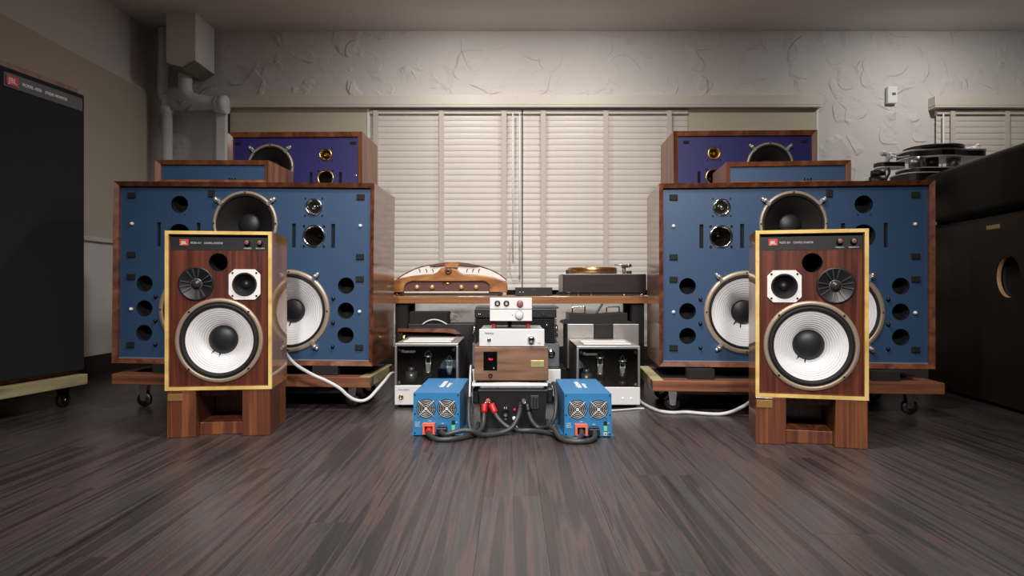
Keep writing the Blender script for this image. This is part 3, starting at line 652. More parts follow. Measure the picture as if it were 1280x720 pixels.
# local: x runs from the far end (0) towards the camera; the front face at y=0 looks along -y into the room
L = 1.35; D = 0.62
plate(rect(0, L, 0.02, 0.90), [circ(0.77, 0.612, 0.096, 48)], 0.0, 0.030).build('baffle', DKWOOD, t)
MB().lathe([(0.0965, -0.004), (0.095, -0.005), (0.095, -0.022)], (0.77, 0, 0.612), 'y', 48).build('opening_edge', mat('tan_edge', (190, 146, 104), 0.6), t, 'raw tan edge of the round opening')
MB().box(0, L, 0.10, D, 0.02, 0.90).box(0, L, 0.030, 0.10, 0.02, 0.06).box(0, L, 0.030, 0.10, 0.86, 0.90).box(0, 0.03, 0.030, 0.10, 0.06, 0.86).box(L-0.03, L, 0.030, 0.10, 0.06, 0.86).build('cabinet', DKWOOD, t)
MB().bbox(0.02, L-0.02, 0.03, D-0.03, 0.0, 0.03, 0.003).build('plinth', BLKM, t)
w_ = driver(t, 'woofer', 0.77, 0.040, 0.612, 0.115, 'k', 0.3, 0.9, 0.82, ringm=BLKM)
MB().bbox(0.60, 0.71, -0.003, 0.001, 0.838, 0.858, 0.001).build('name_plate', mat('dull_brass', (150, 128, 80), 0.6), t)
hood = [(L, D+0.02), (0.06, D+0.02), (0.0, D-0.05), (-0.02, 0.10)]
for k in range(9):
    a = PI/2*k/8; hood.append((0.06-0.08*math.cos(a), 0.04-0.08*math.sin(a)))
hood += [(0.35, -0.046), (0.8, -0.048), (L, -0.04)]
hd = MB().vprism(hood[::-1], 0.912, 1.19).build('hood', GLOSSK, t)
bv = hd.modifiers.new('bevel', 'BEVEL'); bv.width = 0.03; bv.segments = 4; bv.limit_method = 'ANGLE'; bv.angle_limit = math.radians(50)
MB().vprism([(-0.03, -0.01), (0.10, -0.075), (0.22, -0.055), (0.22, 0.02), (0.0, 0.04)], 0.898, 0.914).build('chrome_lip', CHROME, t)

# ------------------------------------------------------------------ record player on the black rack behind
R = thing('equipment_rack', 'tall black rack behind the monitor carrying the chrome record player', 'rack', (2.55, 4.25, 0))
ZR = 1.155
MB().bbox(-0.44, 0.44, -0.26, 0.26, ZR-0.03, ZR, 0.004).build('top_shelf', BLK, R)
for zz in (0.1, 0.5, 0.85): MB().bbox(-0.44, 0.44, -0.26, 0.26, zz, zz+0.025, 0.003).build('shelf', BLK, R)
for sx in (-1, 1):
    for sy in (-1, 1): MB().bbox(sx*0.42-0.02, sx*0.42+0.02, sy*0.24-0.02, sy*0.24+0.02, 0, ZR-0.03, 0.003).build('post', BLK, R)
YT2 = 4.12; s = 4.0/F
T = thing('record_player', 'black and chrome record player with curved acrylic deck on the tall rack', 'turntable', (P(1172, 0, 4.0).x, YT2, ZR))
zz = lambda py: (CH-(py-HZ)*s)-ZR
xx = lambda px: (px-1172)*s
def slab(name, x0, x1, dep, z0, z1, m, wav=0.0, grow=0.0):
    o = []; n = 56; cx = (x0+x1)/2; hl = (x1-x0)/2
    for k in range(n):
        a = 2*PI*k/n; ca, sa = math.cos(a), math.sin(a)
        u = math.copysign(abs(ca)**0.55, ca); v = math.copysign(abs(sa)**0.55, sa)
        o.append((cx+u*(hl+grow), v*(dep*(1+wav*math.cos(u*5.2+0.6))+grow)))
    return MB().vprism(o, z0, z1).build(name, m, T)
slab('base', xx(1134), xx(1212), 0.13, 0.0, zz(216), BLK)
slab('base_ring', xx(1134), xx(1212), 0.13, zz(216), zz(214.8), EDGE, 0, 0.003)
slab('base_upper', xx(1141), xx(1206), 0.12, zz(214.8), zz(209.5), BLK)
slab('base_ring', xx(1141), xx(1206), 0.12, zz(209.5), zz(208.3), EDGE, 0, 0.003)
for k, (cx, cy, r, m) in enumerate(((xx(1149), -0.085, 0.037, ALU), (xx(1173), -0.06, 0.034, BLK), (xx(1200), -0.06, 0.037, ALU), (xx(1176), 0.09, 0.037, ALU))):
    MB().cyl((cx, cy, zz(208.3)), r, zz(195.5)-zz(208.3), 'z', 32).build('pillar', m, T)
slab('deck', xx(1141), xx(1240), 0.125, zz(195.5), zz(187.2), BLK, 0.14)
slab('deck_plate', xx(1141), xx(1240), 0.125, zz(187.2), zz(185.2), EDGE, 0.14, 0.003)
slab('deck_plate', xx(1141), xx(1240), 0.125, zz(195.8), zz(194.2), EDGE, 0.14, 0.003)
MB().cyl((xx(1182), 0.0, zz(185.2)), 0.160, 0.022, 'z', 56).build('platter', BLK, T)
MB().cyl((xx(1176), -0.02, zz(185.2)+0.022), 0.020, 0.014, 'z', 24).cyl((xx(1176), -0.02, zz(185.2)+0.036), 0.010, 0.010, 'z', 20).build('record_clamp', EDGE, T)
slab('arm_board', xx(1108), xx(1143), 0.05, zz(205.5), zz(199.5), BLK)
slab('arm_board_trim', xx(1108), xx(1143), 0.05, zz(206.5), zz(205.2), EDGE, 0, 0.003)
MB().cyl((xx(1121), -0.02, zz(199.5)), 0.012, zz(189)-zz(199.5), 'z', 16).cyl((xx(1117), -0.02, zz(188.5)), 0.011, 0.06, 'x', 16).sphere((xx(1114), -0.03, zz(188)), 0.017, 12).sphere((xx(1123), -0.04, zz(193)), 0.014, 12).tube([(xx(1121), -0.03, zz(188)), (xx(1131), -0.05, zz(194)), (xx(1146), -0.07, zz(192))], 0.0045, 8, 4).build('tone_arm', EDGE, T)
MB().tube([(xx(1212), 0.0, zz(184.5)), (xx(1226), -0.01, zz(181)), (xx(1237), -0.01, zz(178))], 0.006, 8, 3).sphere((xx(1238), -0.01, zz(177.5)), 0.013, 10).cyl((xx(1233), -0.01, zz(185.2)), 0.009, zz(179)-zz(185.2), 'z', 12).build('second_arm', EDGE, T)
MB().tube([(xx(1121), -0.03, zz(206)), (xx(1121.5), -0.035, zz(213)), (xx(1119), -0.03, zz(219)), (xx(1115), -0.03, 0.006)], 0.0075, 8, 4).build('arm_cable', CABLE, T)
c = P(1101, 0, 4.1)
m_ = thing('motor_pod', 'round black stepped motor pod beside the record player', 'motor', (P(1101, 0, 4.0).x, 4.03, ZR))
MB().cyl((0, 0, 0), 0.049, 0.055, 'z', 32).build('base', BLK, m_); MB().cyl((0, 0, 0.055), 0.041, 0.036, 'z', 32).build('upper_case', BLK, m_)

# ------------------------------------------------------------------ shelf with amplifier, player and small box
YS = 3.92
sh = thing('wooden_shelf_table', 'low oak-topped shelf table with black legs between the big monitors', 'table', (0.03, YS, 0))
ZS = CH-(370.2-HZ)*YS/F
MB().bbox(-0.74, 0.76, 0, 0.46, ZS-0.042, ZS, 0.003).build('table_top', OAK, sh)
for sx, q in ((-1, 501), (1, 798.5)):
    for yy in (0.02, 0.36):
        x = P(q, 0, YS).x-0.03+(0.012*sx if yy > 0.1 else 0); MB().bbox(x-0.035, x+0.035, yy, yy+0.07, 0, ZS-0.042, 0.003).build('leg', BLKM, sh)
# curved wooden amplifier
YA = YS+0.05; s = YA/F
t = thing('curved_amplifier', 'curved wooden amplifier with cream leather dome and four gold knobs', 'amplifier', (P(562.5, 0, YA).x, YA, ZS))
X = lambda px: (px-562.5)*s
Z = lambda py: CH-(py-HZ)*s-ZS
out = [(490, 365.5), (490, 354.5), (491.5, 351.5), (495, 349), (503, 346.8), (515, 344.6), (530, 343), (541, 342.4), (546, 340.5), (549.5, 336.5), (552, 334.8), (559, 334.2), (567, 334.8), (571, 336.5), (575, 340.5), (580, 342.6), (593, 343), (608, 344.6), (620, 347), (628, 349.8), (633, 353), (634.3, 357), (634.3, 365.5), (611.5, 365.5), (611.5, 356.5), (609, 353.2), (604, 351.6), (515, 351.6), (509.5, 353.2), (505.5, 356.5), (504.5, 365.5)]
b = MB().prism([(X(a), Z(q)) for a, q in out], 0, 0.26).build('wooden_body', RADIOW, t)
bv = b.modifiers.new('bevel', 'BEVEL'); bv.width = 0.008; bv.segments = 3; bv.limit_method = 'ANGLE'; bv.angle_limit = math.radians(40)
dome = [(496, 349.5), (505, 343.5), (518, 337), (530, 333.2), (545, 331.2), (560, 330.6), (578, 331), (596, 332.4), (612, 337.5), (624, 343.5), (631, 349), (633, 351)]
base = [(600, 351.2), (520, 351.2)]
b = MB().prism([(X(a), Z(q)) for a, q in dome+base], 0.012, 0.24).build('leather_dome', mat('cream_leather', (240, 234, 226), 0.6, bump=0.05, bscale=200), t)
rim = [Vector((X(a), 0.016, Z(q)+0.002)) for a, q in dome]
MB().tube(rim, 0.0042, 8, 4).build('dome_piping', mat('dark_leather_piping', (66, 40, 30), 0.5), t)
tp = [(537, 332), (545, 329.6), (556, 328), (570, 327.6), (585, 329), (600, 332)]
MB().prism([(X(a), Z(q)) for a, q in tp+[(592, 333.2), (575, 331.8), (555, 331.8), (543, 333)]], -0.004, 0.24).build('carry_handle', mat('handle_wood', (104, 62, 42), 0.4), t)
MB().prism([(X(a), Z(q)) for a, q in [(556, 334.5), (556, 327.6), (575, 327.6), (572, 334.5)]], -0.008, 0.24).build('handle_saddle', RADIOW, t)
for k, q in enumerate((524, 532.5, 540.5, 584, 591.5, 599)):
    e = 1 if k < 3 else -1
    pts = [(X(q-e*0.9), 0.010, Z(336.2)), (X(q+e*0.8), 0.010, Z(338)), (X(q+e*0.5), 0.010, Z(340.3))]
    MB().tube(pts, 0.0022, 6, 4).build('vent_slit', BLKM, t)
MB().prism([(X(a), Z(q)) for a, q in [(504, 365), (504.5, 356.5), (509, 353), (515, 351.3), (604, 351.3), (609, 353), (612, 356.5), (612, 365)]], 0.02, 0.05).build('control_panel', mat('burgundy_panel', (92, 50, 46), 0.45), t)
for q in (521, 540, 576.5, 595): MB().lathe([(0.0135, 0), (0.0135, 0.014), (0.011, 0.022), (1e-4, 0.023)], (X(q), 0.02, Z(358.7)), 'y', 24).build('knob', mat('cream_gold_knob', (230, 208, 150), 0.3, 0.5), t)
MB().lathe([(0.0075, 0), (0.0075, 0.004), (1e-4, 0.006)], (X(558.5), 0.02, Z(354.2)), 'y', 24, sx=3.6).build('badge', BRASS, t)
MB().lathe([(0.005, 0), (0.005, 0.006), (1e-4, 0.008)], (X(558.5), 0.02, Z(360.2)), 'y', 12).build('pilot_lamp', CHROME, t)
MB().lathe([(0.02, 0), (0.02, 0.006), (0.012, 0.008), (1e-4, 0.006)], (X(560.5), 0.0, Z(339)), 'y', 20).build('centre_rosette', mat('rosette_wood', (112, 66, 40), 0.4), t)
MB().bbox(X(558.3), X(562.5), -0.012, 0, Z(341), Z(337), 0.002).build('centre_stud', CHROME, t)
MB().bbox(X(505), X(611), 0.004, 0.2, Z(366.4), Z(364.4), 0.001).build('silver_base_strip', mat('cream_strip', (214, 206, 182), 0.4, 0.4), t)
MB().bbox(X(500), X(628), 0.01, 0.24, Z(369), Z(366.2), 0.002).build('base_plate', BLK, t)
for q in (495, 624):
    for yy in (0.03, 0.2): MB().cyl((X(q), yy, 0), 0.011, Z(365.3), 'z', 16, 0.008).build('foot', BRASS, t)
# small black box
a = P(644, 369.6, YS+0.06); b = P(690.5, 359.2, YS+0.06)
t = thing('black_control_box', 'small flat black box between the curved amplifier and the turntable', 'box', ((a.x+b.x)/2, YS+0.06, ZS)); w = b.x-a.x; h = b.z-ZS
MB().bbox(-w/2, w/2, 0, 0.12, 0.002, h, 0.002).build('case', BLK, t)
for k in range(2): MB().sphere((-w/2+0.028+0.018*k, 0, h*0.45), 0.0035, 8).build('indicator', LETTER, t)
for k in (-1, 1): MB().box(k*w*0.4-0.01, k*w*0.4+0.01, 0.02, 0.1, 0, 0.003).build('foot', BLKM, t)
text('TEAC', 0.008, (0.0, -0.0008, h*0.72), LETG, t, align='CENTER')
# turntable on the shelf
YT = YS+0.04; s = YT/F
t = thing('turntable', 'turntable with dark plinth and copper-gold platter on the oak shelf', 'turntable', (P(755, 0, YT).x, YT, ZS))
X = lambda px: (px-755)*s
Z = lambda py: CH-(py-HZ)*s-ZS
MB().bbox(X(703.5), X(808), 0, 0.36, Z(366), Z(343), 0.004).build('plinth', wood('dark_plum_wood', [(30, 20, 25), (46, 30, 36), (36, 33, 40)], (2, 20, 24), 0.35, 0.3), t)
MB().bbox(X(704), X(808), 0.002, 0.358, Z(343), Z(342.2), 0.001).build('top_plate', ALU, t)
MB().lathe([(1e-4, Z(342.2)), (X(787)-X(755)-0.0, Z(342.2)), (X(787)-X(755), Z(334.5)), (X(786)-X(755), Z(333.4)), (1e-4, Z(333.4))], (X(744.5), 0.17, 0), 'z', 64).build('platter', COPPER, t)
MB().cyl((X(744.5), 0.17, Z(333.4)), 0.004, 0.006, 'z', 10).build('spindle', CHROME, t)
MB().bbox(X(708), X(712), 0.03, 0.05, Z(342), Z(337), 0.002).build('speed_knob', BLK, t)
MB().cyl((X(783.5), 0.1, Z(342.2)), 0.010, Z(332)-Z(342.2), 'z', 16).bbox(X(780), X(789), 0.08, 0.12, Z(334), Z(330.5), 0.003).build('arm_pivot', mat('dark_chrome', (120, 120, 122), 0.2, 0.9), t)
MB().tube([(X(772), 0.12, Z(330)), (X(784), 0.1, Z(331)), (X(790), 0.09, Z(330.5))], 0.004, 8, 4).cyl((X(786), 0.09, Z(331.5)), 0.010, 0.03, 'x', 12).build('tone_arm', CHROME, t)
MB().cyl((X(788), 0.05, Z(342.2)), 0.016, 0.018, 'z', 16).build('arm_base', BLK, t)
MB().bbox(X(700), X(806), 0.006, 0.35, Z(369), Z(366), 0.002).build('sub_base', BLKM, t)
for q in (711, 723, 739, 780, 802): MB().cyl((X(q), 0.0, 0), 0.016, Z(367), 'z', 16, 0.009).build('foot', CHROME, t)

# ------------------------------------------------------------------ gear under the shelf
# left: black unit with curved wooden front board
YU = 3.67; s = YU/F
t = thing('black_power_amplifier', 'long black amplifier with a curved walnut front board under the oak shelf', 'amplifier', (P(545, 0, YU).x, YU, 0))
X = lambda px: (px-545)*s
Z = lambda py: CH-(py-HZ)*s
MB().bbox(X(508), X(592), 0.06, 0.25, 0.0, Z(405.5), 0.003).build('case', BLK, t)
MB().bbox(X(509), X(558), 0.08, 0.24, Z(405.5), Z(390.5), 0.003).build('upper_case', BLKM, t)
pr = [(497, 414.5), (497, 411), (560, 411), (567, 412.2), (572, 414.8), (575.5, 417.6), (568, 417.6), (563, 416.2), (555, 415.6)]
MB().prism([(X(a), Z(q)) for a, q in pr], 0, 0.07).build('front_board', WALNUT, t)
for q in (500, 572): MB().bbox(X(q)-0.012, X(q)+0.012, 0.01, 0.055, 0, Z(414.4) if q < 510 else Z(417), 0.002).build('support', BLKM, t)
MB().bbox(X(500), X(572), 0.04, 0.06, 0.0, Z(415.8), 0.002).build('front_fascia', BLKM, t)
MB().cyl((X(505), -0.01, Z(428)), 0.012, Z(418.5)-Z(428), 'z', 16).build('gold_post', BRASS, t)
MB().bbox(X(500), X(510), -0.03, 0.04, 0, Z(428), 0.002).build('post_block', BLKM, t)
tag(MB().tube([P(528, 405.5, 3.72), P(534, 401.5, 3.72), P(542, 399.4, 3.72), P(551, 401.2, 3.72), P(559, 405.6, 3.72)], 0.0035, 8, 6).build('patch_cable', WCABLE), 'white cable bowed over the black amplifier under the shelf', 'cable')
# centre rear stack
YC = 3.36; s = YC/F
X0 = P(644.5, 0, YC).x
X = lambda px: (px-644.5)*s
Z = lambda py: CH-(py-HZ)*s
t = thing('white_case_unit', 'white low metal cabinet behind the black carry case, at the bottom of the rear pile', 'cabinet', (X0, YC, 0))
MB().bbox(X(588), X(701), 0, 0.3, 0.03, Z(461.5), 0.004).build('body', SILVER, t)
MB().bbox(X(589), X(700), 0.004, 0.3, Z(461.5), Z(459.5), 0.002).build('lid', BLK, t)
for q in (594, 695):
    for yy in (0.03, 0.25): MB().cyl((X(q), yy, 0), 0.015, 0.03, 'z', 16).build('foot', BLK, t)
zb = Z(459.5)
t = thing('grey_amplifier', 'grey amplifier with a chrome knob between white cabinet and finned black amplifier', 'amplifier', (X0, YC, zb))
MB().bbox(X(590), X(699.5), 0.02, 0.3, 0, Z(429.5)-zb, 0.004).build('case', GREYB, t)
k = MB().lathe([(0.02, 0), (0.019, 0.018), (0.015, 0.022), (1e-4, 0.022)], (X(689), 0.02, Z(441.5)-zb), 'y', 24).build('knob', CHROME, t)
zb = Z(429.5)
t = thing('finned_amplifier', 'black power amplifier with horizontal cooling fins behind the silver preamplifiers', 'amplifier', (X0, YC, zb)); H = Z(386)-zb
MB().bbox(X(594), X(694), 0.035, 0.28, 0, H, 0.004).build('case', BLK, t)
MB().bbox(X(593), X(696), 0.02, 0.05, H-0.046, H, 0.004).build('upper_fascia', BLK, t)
nf = 14
for i in range(nf): MB().box(X(593), X(696), 0.014, 0.04, 0.006+i*(H-0.054)/nf, 0.006+i*(H-0.054)/nf+0.0045).build('fin', BLK, t)
MB().bbox(X(594), X(699), 0.03, 0.28, H, H+0.010, 0.002).build('top_cover', mat('dark_grey_metal', (58, 60, 62), 0.45), t)
for q in (592.5, 696): MB().lathe([(0.001, 0), (0.007, 0.0), (0.007, 0.06), (0.001, 0.06)], (X(q), 0.022, 0.03), 'z', 12).build('chrome_post', CHROME, t)
MB().tube([(X(683.6), 0.008, H*0.58), (X(683.6), 0.008, H*0.42)], 0.003, 8, 1).build('power_switch', CHROME, t)
for q in (600, 679): MB().tube([(X(q-3), 0.018, H-0.022), (X(q), 0.018, H-0.028), (X(q+3.2), 0.018, H-0.016)], 0.0018, 6, 3).box(X(q-4.5), X(q+4.5), 0.018, 0.021, H-0.036, H-0.0335).build('emblem', CHROME, t)
# right: black and silver amplifier with handles
YR_ = 3.67; s = YR_/F
t = thing('handled_amplifier', 'black and silver power amplifier with two chrome handles under the oak shelf', 'amplifier', (P(755, 0, YR_).x, YR_, 0))
X = lambda px: (px-755)*s
Z = lambda py: CH-(py-HZ)*s
MB().bbox(X(708), X(791), 0.01, 0.24, 0.125, Z(404.5), 0.003).build('case', BLKM, t)
for a, b in ((709, 742.5), (766, 798.5)): MB().bbox(X(a), X(b), -0.006, 0.012, 0.13, Z(405), 0.003).build('silver_panel', ALU, t)
MB().bbox(X(743), X(765.5), -0.004, 0.012, Z(424), Z(405), 0.002).build('black_panel', BLK, t)
MB().bbox(X(743), X(765.5), -0.006, 0.012, 0.13, Z(424.2), 0.002).build('silver_panel', ALU, t)
MB().prism([(X(a), Z(q)) for a, q in ((703, 404.8), (705, 402.5), (711.5, 401), (711.5, 392.2), (748, 394), (785, 391.5), (785, 400.5), (797, 404.8))], 0.02, 0.24).build('heat_sink_top', BLK, t)
for a, b in ((717.5, 733.5), (761.5, 777.5)): MB().tube([(X(a), 0.1, Z(393)), (X(a), 0.1, Z(385.5)), (X(a)+0.004, 0.1, Z(384.5)), (X(b)-0.004, 0.1, Z(384)), (X(b), 0.1, Z(385)), (X(b), 0.1, Z(393))], 0.004, 8, 4).build('handle', CHROME, t)
MB().tube([(X(747), 0.08, Z(394)), (X(751), 0.09, Z(388)), (X(756), 0.1, Z(380.5))], 0.006, 8, 3).build('power_cord', CABLE, t)
MB().bbox(X(702), X(797), 0.02, 0.23, 0.0, 0.125, 0.003).build('base', BLKM, t)

# ------------------------------------------------------------------ tube amplifiers
def vac_tube(par, x, y, z0, h, r, bulb):
    f = MB().cyl((x, y, z0), r*0.8, h*0.16, 'z', 20).build('tube_socket', mat('tube_base', (70, 62, 56), 0.3, 0.5), par)
    if bulb: pr = [(r*0.62, 0.14), (r*0.7, 0.25), (r*1.1, 0.45), (r*1.2, 0.6), (r*0.9, 0.78), (r*0.55, 0.88), (r*0.45, 0.95), (1e-4, 1.0)]
    else: pr = [(r*0.85, 0.14), (r*0.95, 0.2), (r*0.95, 0.84), (r*0.7, 0.94), (1e-4, 1.0)]
    MB().lathe([(a, b*h) for a, b in pr], (x, y, z0), 'z', 24).build('tube_glass', GLASS, f)
    MB().bbox(x-r*0.45, x+r*0.45, y-r*0.3, y+r*0.3, z0+h*0.3, z0+h*0.62, 0.002).build('electrode', mat('tube_plate', (170, 166, 160), 0.4, 0.3), f)
    MB().lathe([(r*0.9, 0), (r*0.9, 0.004), (r*0.3, 0.006)], (x, y, z0+h*0.80), 'z', 20).lathe([(r*0.85, 0), (r*0.85, 0.003), (r*0.3, 0.004)], (x, y, z0+h*0.34), 'z', 20).build('getter_disc', CLAMP, f)
    for k in (-1, 1): MB().tube([(x+k*r*0.5, y, z0+h*0.16), (x+k*r*0.5, y, z0+h*0.8)], 0.0016, 6, 1).build('support_wire', CLAMP, f)
def tube_amp(label, px0, px1, Y, top, split, bot, tubes, knob, leds):
    s = Y/F; w = (px1-px0)*s; D = 0.44
    t = thing('tube_amplifier', label, 'amplifier', (P((px0+px1)/2, 0, Y).x, Y, 0))
    X = lambda px: (px-(px0+px1)/2)*s
    Z = lambda py: CH-(py-HZ)*s
    zb, zs, zt = 0.016, Z(split), Z(top)
    MB().bbox(-w/2, w/2, 0, 0.02, zb, zs, 0.003).build('front_panel', SILVER, t)
    MB().box(-w/2+0.003, w/2-0.003, 0.02, D, zb, zs-0.002).build('chassis', BLK, t)
    for sx in (-1, 1):
        MB().bbox(sx*w/2-0.011*(sx > 0), sx*w/2+0.011*(sx < 0), 0, 0.016, zs, zt-0.012, 0.002).build('front_post', ALU, t)
        sd = plate([(0.016, zs), (D, zs), (D, zt-0.014), (0.016, zt-0.014)], [], 0, 0.003)
        sd.v = [(sx*(w/2-0.001)-(y if sx > 0 else -y), x, z) for x, y, z in sd.v]; sd.build('side_panel', BLK, t)
        for q in range(12): MB().box(sx*w/2-0.001, sx*w/2+0.001, 0.03+q*0.012, 0.035+q*0.012, zs+0.01, zt-0.03).build('side_louvre', BLKM, t)
    MB().bbox(-w/2, w/2, 0, 0.016, zt-0.014, zt, 0.003).build('top_rail', ALU, t)
    tp = plate(rect(-w/2+0.002, w/2-0.002, 0.014, D), [rect(-w/2+0.04, w/2-0.04, 0.06, 0.11), rect(-w/2+0.04, w/2-0.04, 0.2, 0.25)], 0, 0.006)
    tp.v = [(x, z, zt-y) for x, y, z in tp.v]; tp.build('top_cover', mat('champagne_metal', (170, 164, 154), 0.4, 0.6), t)
    for y0 in (0.03, 0.17):
        MB().bbox(-w/2+0.036, w/2-0.036, y0, y0+0.085, zt+0.002, zt+0.009, 0.002).build('vent_cover', SILVER, t)
    MB().box(-w/2+0.004, w/2-0.004, D-0.006, D, zs, zt-0.008).build('back_panel', BLK, t)
    MB().box(-w/2+0.011, w/2-0.011, 0.003, 0.006, zs, zt-0.014).build('window', GLASS, t)
    for sx in (-1, 1):
        for zq in (zs+0.014, zt-0.03): MB().cyl((sx*(w/2-0.022), 0.003, zq), 0.007, 0.007, 'y', 14).build('window_bolt', CHROME, t)
    text('Phasemation', 0.02, (X(px0+8), 0.0022, Z(top+10)), ALU, t, shear=0.35, width=0.066)
    for (px, pt, r, bulb) in tubes: vac_tube(t, X(px), 0.055, zs, Z(pt)-zs, r, bulb)
    MB().cyl((X(px0+16), 0.13, zs), 0.028, 0.05, 'z', 24).cyl((X(px0+16), 0.13, zs+0.05), 0.016, 0.02, 'z', 20).build('capacitor', mat('tin_can', (120, 118, 114), 0.35, 0.7), t)
    if knob: MB().lathe([(0.0115, 0), (0.0115, 0.006), (0.009, 0.010), (0.006, 0.007), (1e-4, 0.007)], (X(knob[0]), 0, Z(knob[1])), 'y', 24).build('power_button', BRASS, t)
    for q in leds: MB().sphere((X(q), 0, Z(497.7)), 0.004, 10).build('indicator', mat('led_blue_white', (200, 215, 255), 0.3, emit=((190, 205, 255), 1.0)), t)
    text('MA-2000', 0.009, (X(px0+4.5), -0.0008, Z(split+5.5)), LETG, t, width=0.05)
    for sx in (-1, 1):
        for yy in (0.04, D-0.05): MB().cyl((sx*(w/2-0.03), yy, 0), 0.018, zb, 'z', 16).build('foot', BLK, t)
    return t
tube_amp('silver tube amplifier with glass window beside the inverter whose cover text reads near the gold power button', 493.2, 573, 3.20, 429.3, 481.7, 505, [(533.5, 438.5, 0.022, False), (560.5, 445.5, 0.021, True)], (501.5, 496), [])
bpy.data.objects['tube_amplifier']['label'] = 'silver tube amplifier with glass window and a gold power button on its front'
tube_amp('silver tube amplifier with glass window and two tiny lit indicators on its front', 720.7, 800.3, 3.20, 432.5, 484, 508, [(752, 440.5, 0.022, False), (780.5, 445.5, 0.021, True)], None, [778.5, 788.5])
bpy.data.objects['tube_amplifier'].location.z = 0.0

# ------------------------------------------------------------------ front stack: case, brown box, silver units
YK = 2.74; s = YK/F
XK = P(640.5, 0, YK).x
X = lambda px: (px-640.5)*s
Z = lambda py: CH-(py-HZ)*s
t = thing('battery_case', 'black plastic carry case with cable terminals between the blue inverters', 'case', (XK, YK, 0))
zl = Z(489.5); ztop = Z(482.5)
mb = MB(); bm = bmesh.new()
lo = [(X(601.5), 0.006), (X(681), 0.006), (X(681), 0.22), (X(601.5), 0.22)]; hi = [(X(598.5), 0.0), (X(684), 0.0), (X(684), 0.226), (X(598.5), 0.226)]
mb.add([(a, b, 0.0) for a, b in lo]+[(a, b, zl) for a, b in hi], [(0, 1, 2, 3), (4, 5, 6, 7)]+[(k, (k+1) % 4, 4+(k+1) % 4, 4+k) for k in range(4)])
mb.build('body', BLK, t)
MB().bbox(X(597.5), X(685), -0.006, 0.232, zl, zl+0.008, 0.002).build('rim', mat('rubber_grey_black', (44, 45, 47), 0.5), t)
MB().bbox(X(599), X(681), -0.001, 0.224, zl+0.008, ztop, 0.005).build('lid', mat('lid_grey_black', (48, 50, 53), 0.42), t)
for a, b in ((600, 622), (623.5, 656), (657.5, 680)): MB().bbox(X(a), X(b), -0.004, 0.02, zl+0.010, ztop-0.004, 0.002).build('lid_rib', mat('lid_grey_black', (48, 50, 53), 0.42), t)
for sx, q in ((-1, 598.5), (1, 684)):
    MB().bbox(X(q)-(0.026 if sx < 0 else 0), X(q)+(0.026 if sx > 0 else 0), 0.04, 0.19, Z(507), Z(487), 0.006).build('side_handle', BLK, t)
MB().bbox(X(663), X(673.5), -0.006, 0.004, Z(511), Z(494), 0.002).build('latch', mat('rubber_grey_black', (44, 45, 47), 0.5), t)
MB().bbox(X(666), X(667.5), -0.008, 0.0, Z(509), Z(496), 0.001).bbox(X(669.5), X(671), -0.008, 0.0, Z(509), Z(496), 0.001).build('latch_rib', BLK, t)
f = MB().lathe([(0.0165, -0.002), (0.0165, 0.006), (0.014, 0.008), (0.0125, 0.004), (1e-4, 0.004)], (X(632), 0.003, Z(516)), 'y', 28).build('power_socket', BLK, t)
for q in (630.5, 633): MB().box(X(q)-0.001, X(q)+0.001, -0.006, 0.003, Z(510.5), Z(508.8)).build('socket_mark', LETTER, f)
MB().cyl((X(632), 0.004, Z(523.8)), 0.0045, 0.006, 'y', 12).build('screw', ALU, t)
MB().lathe([(0.006, 0), (0.005, 0.010), (1e-4, 0.012)], (X(643.3), 0.004, Z(512.3)), 'y', 12).build('red_jack', REDW, t)
MB().lathe([(0.008, 0), (0.007, 0.012), (1e-4, 0.014)], (X(642.7), 0.005, Z(523)), 'y', 12).build('white_jack', WHITE, t)
for q, m in ((610, REDW), (654.5, BLK)):
    MB().cyl((X(q), 0.002, Z(501)), 0.010, 0.014, 'y', 16).cyl((X(q), -0.012, Z(501)), 0.006, 0.012, 'y', 6).build('terminal_post', CHROME if q > 620 else mat('lug_pink', (210, 120, 120), 0.3, 0.5), t)
# white flat panel lying on the case
t = thing('white_base_board', 'thin white board with dipped edge between carry case and brown box', 'board', (XK, YK, ztop))
MB().prism([(X(590), 0.0), (X(684.5), 0.0), (X(684.5), 0.011), (X(670), 0.012), (X(640), 0.014), (X(610), 0.012), (X(590), 0.011)], 0.0, 0.22).build('board', WHITE, t)
zb = Z(475.8)
t = thing('brown_wooden_unit', 'brown wooden box with a dark display and brass plate under the silver amplifier', 'audio unit', (XK, YK, ztop+0.014))
o_ = ztop+0.014; z0 = max(zb-o_, 0.004); z1 = Z(434)-o_
MB().bbox(X(592.7), X(685.5), 0, 0.26, z0, z1, 0.003).build('case', BOXW, t)
d2 = MB().bbox(X(604.3), X(621.5), -0.002, 0.004, Z(463)-o_, Z(439.3)-o_, 0.001).build('display', mat('display_glass', (10, 10, 11), 0.15), t)
text('96.1', 0.010, (X(613.5), -0.0028, Z(449)-o_), mat('red_digits', (255, 40, 60), 0.5, emit=((255, 30, 50), 2.0)), d2, 'digits', align='CENTER', weight=0.02)
MB().cyl((X(617.3), -0.002, Z(460)-o_), 0.003, 0.001, 'y', 8).build('green_lamp', mat('green_lamp', (40, 150, 100), 0.5, emit=((40, 160, 110), 0.5)), d2)
MB().lathe([(0.0085, 0), (0.0085, 0.006), (0.006, 0.009), (0.0045, 0.005), (1e-4, 0.005)], (X(613), 0, Z(468.8)-o_), 'y', 20).build('knob', mat('dark_brown_knob', (56, 38, 32), 0.4), t)
pl = MB().bbox(X(663.5), X(680), -0.002, 0.001, Z(458.7)-o_, Z(450.5)-o_, 0.001).build('brass_plate', mat('pale_brass', (206, 190, 140), 0.35, 0.6), t)
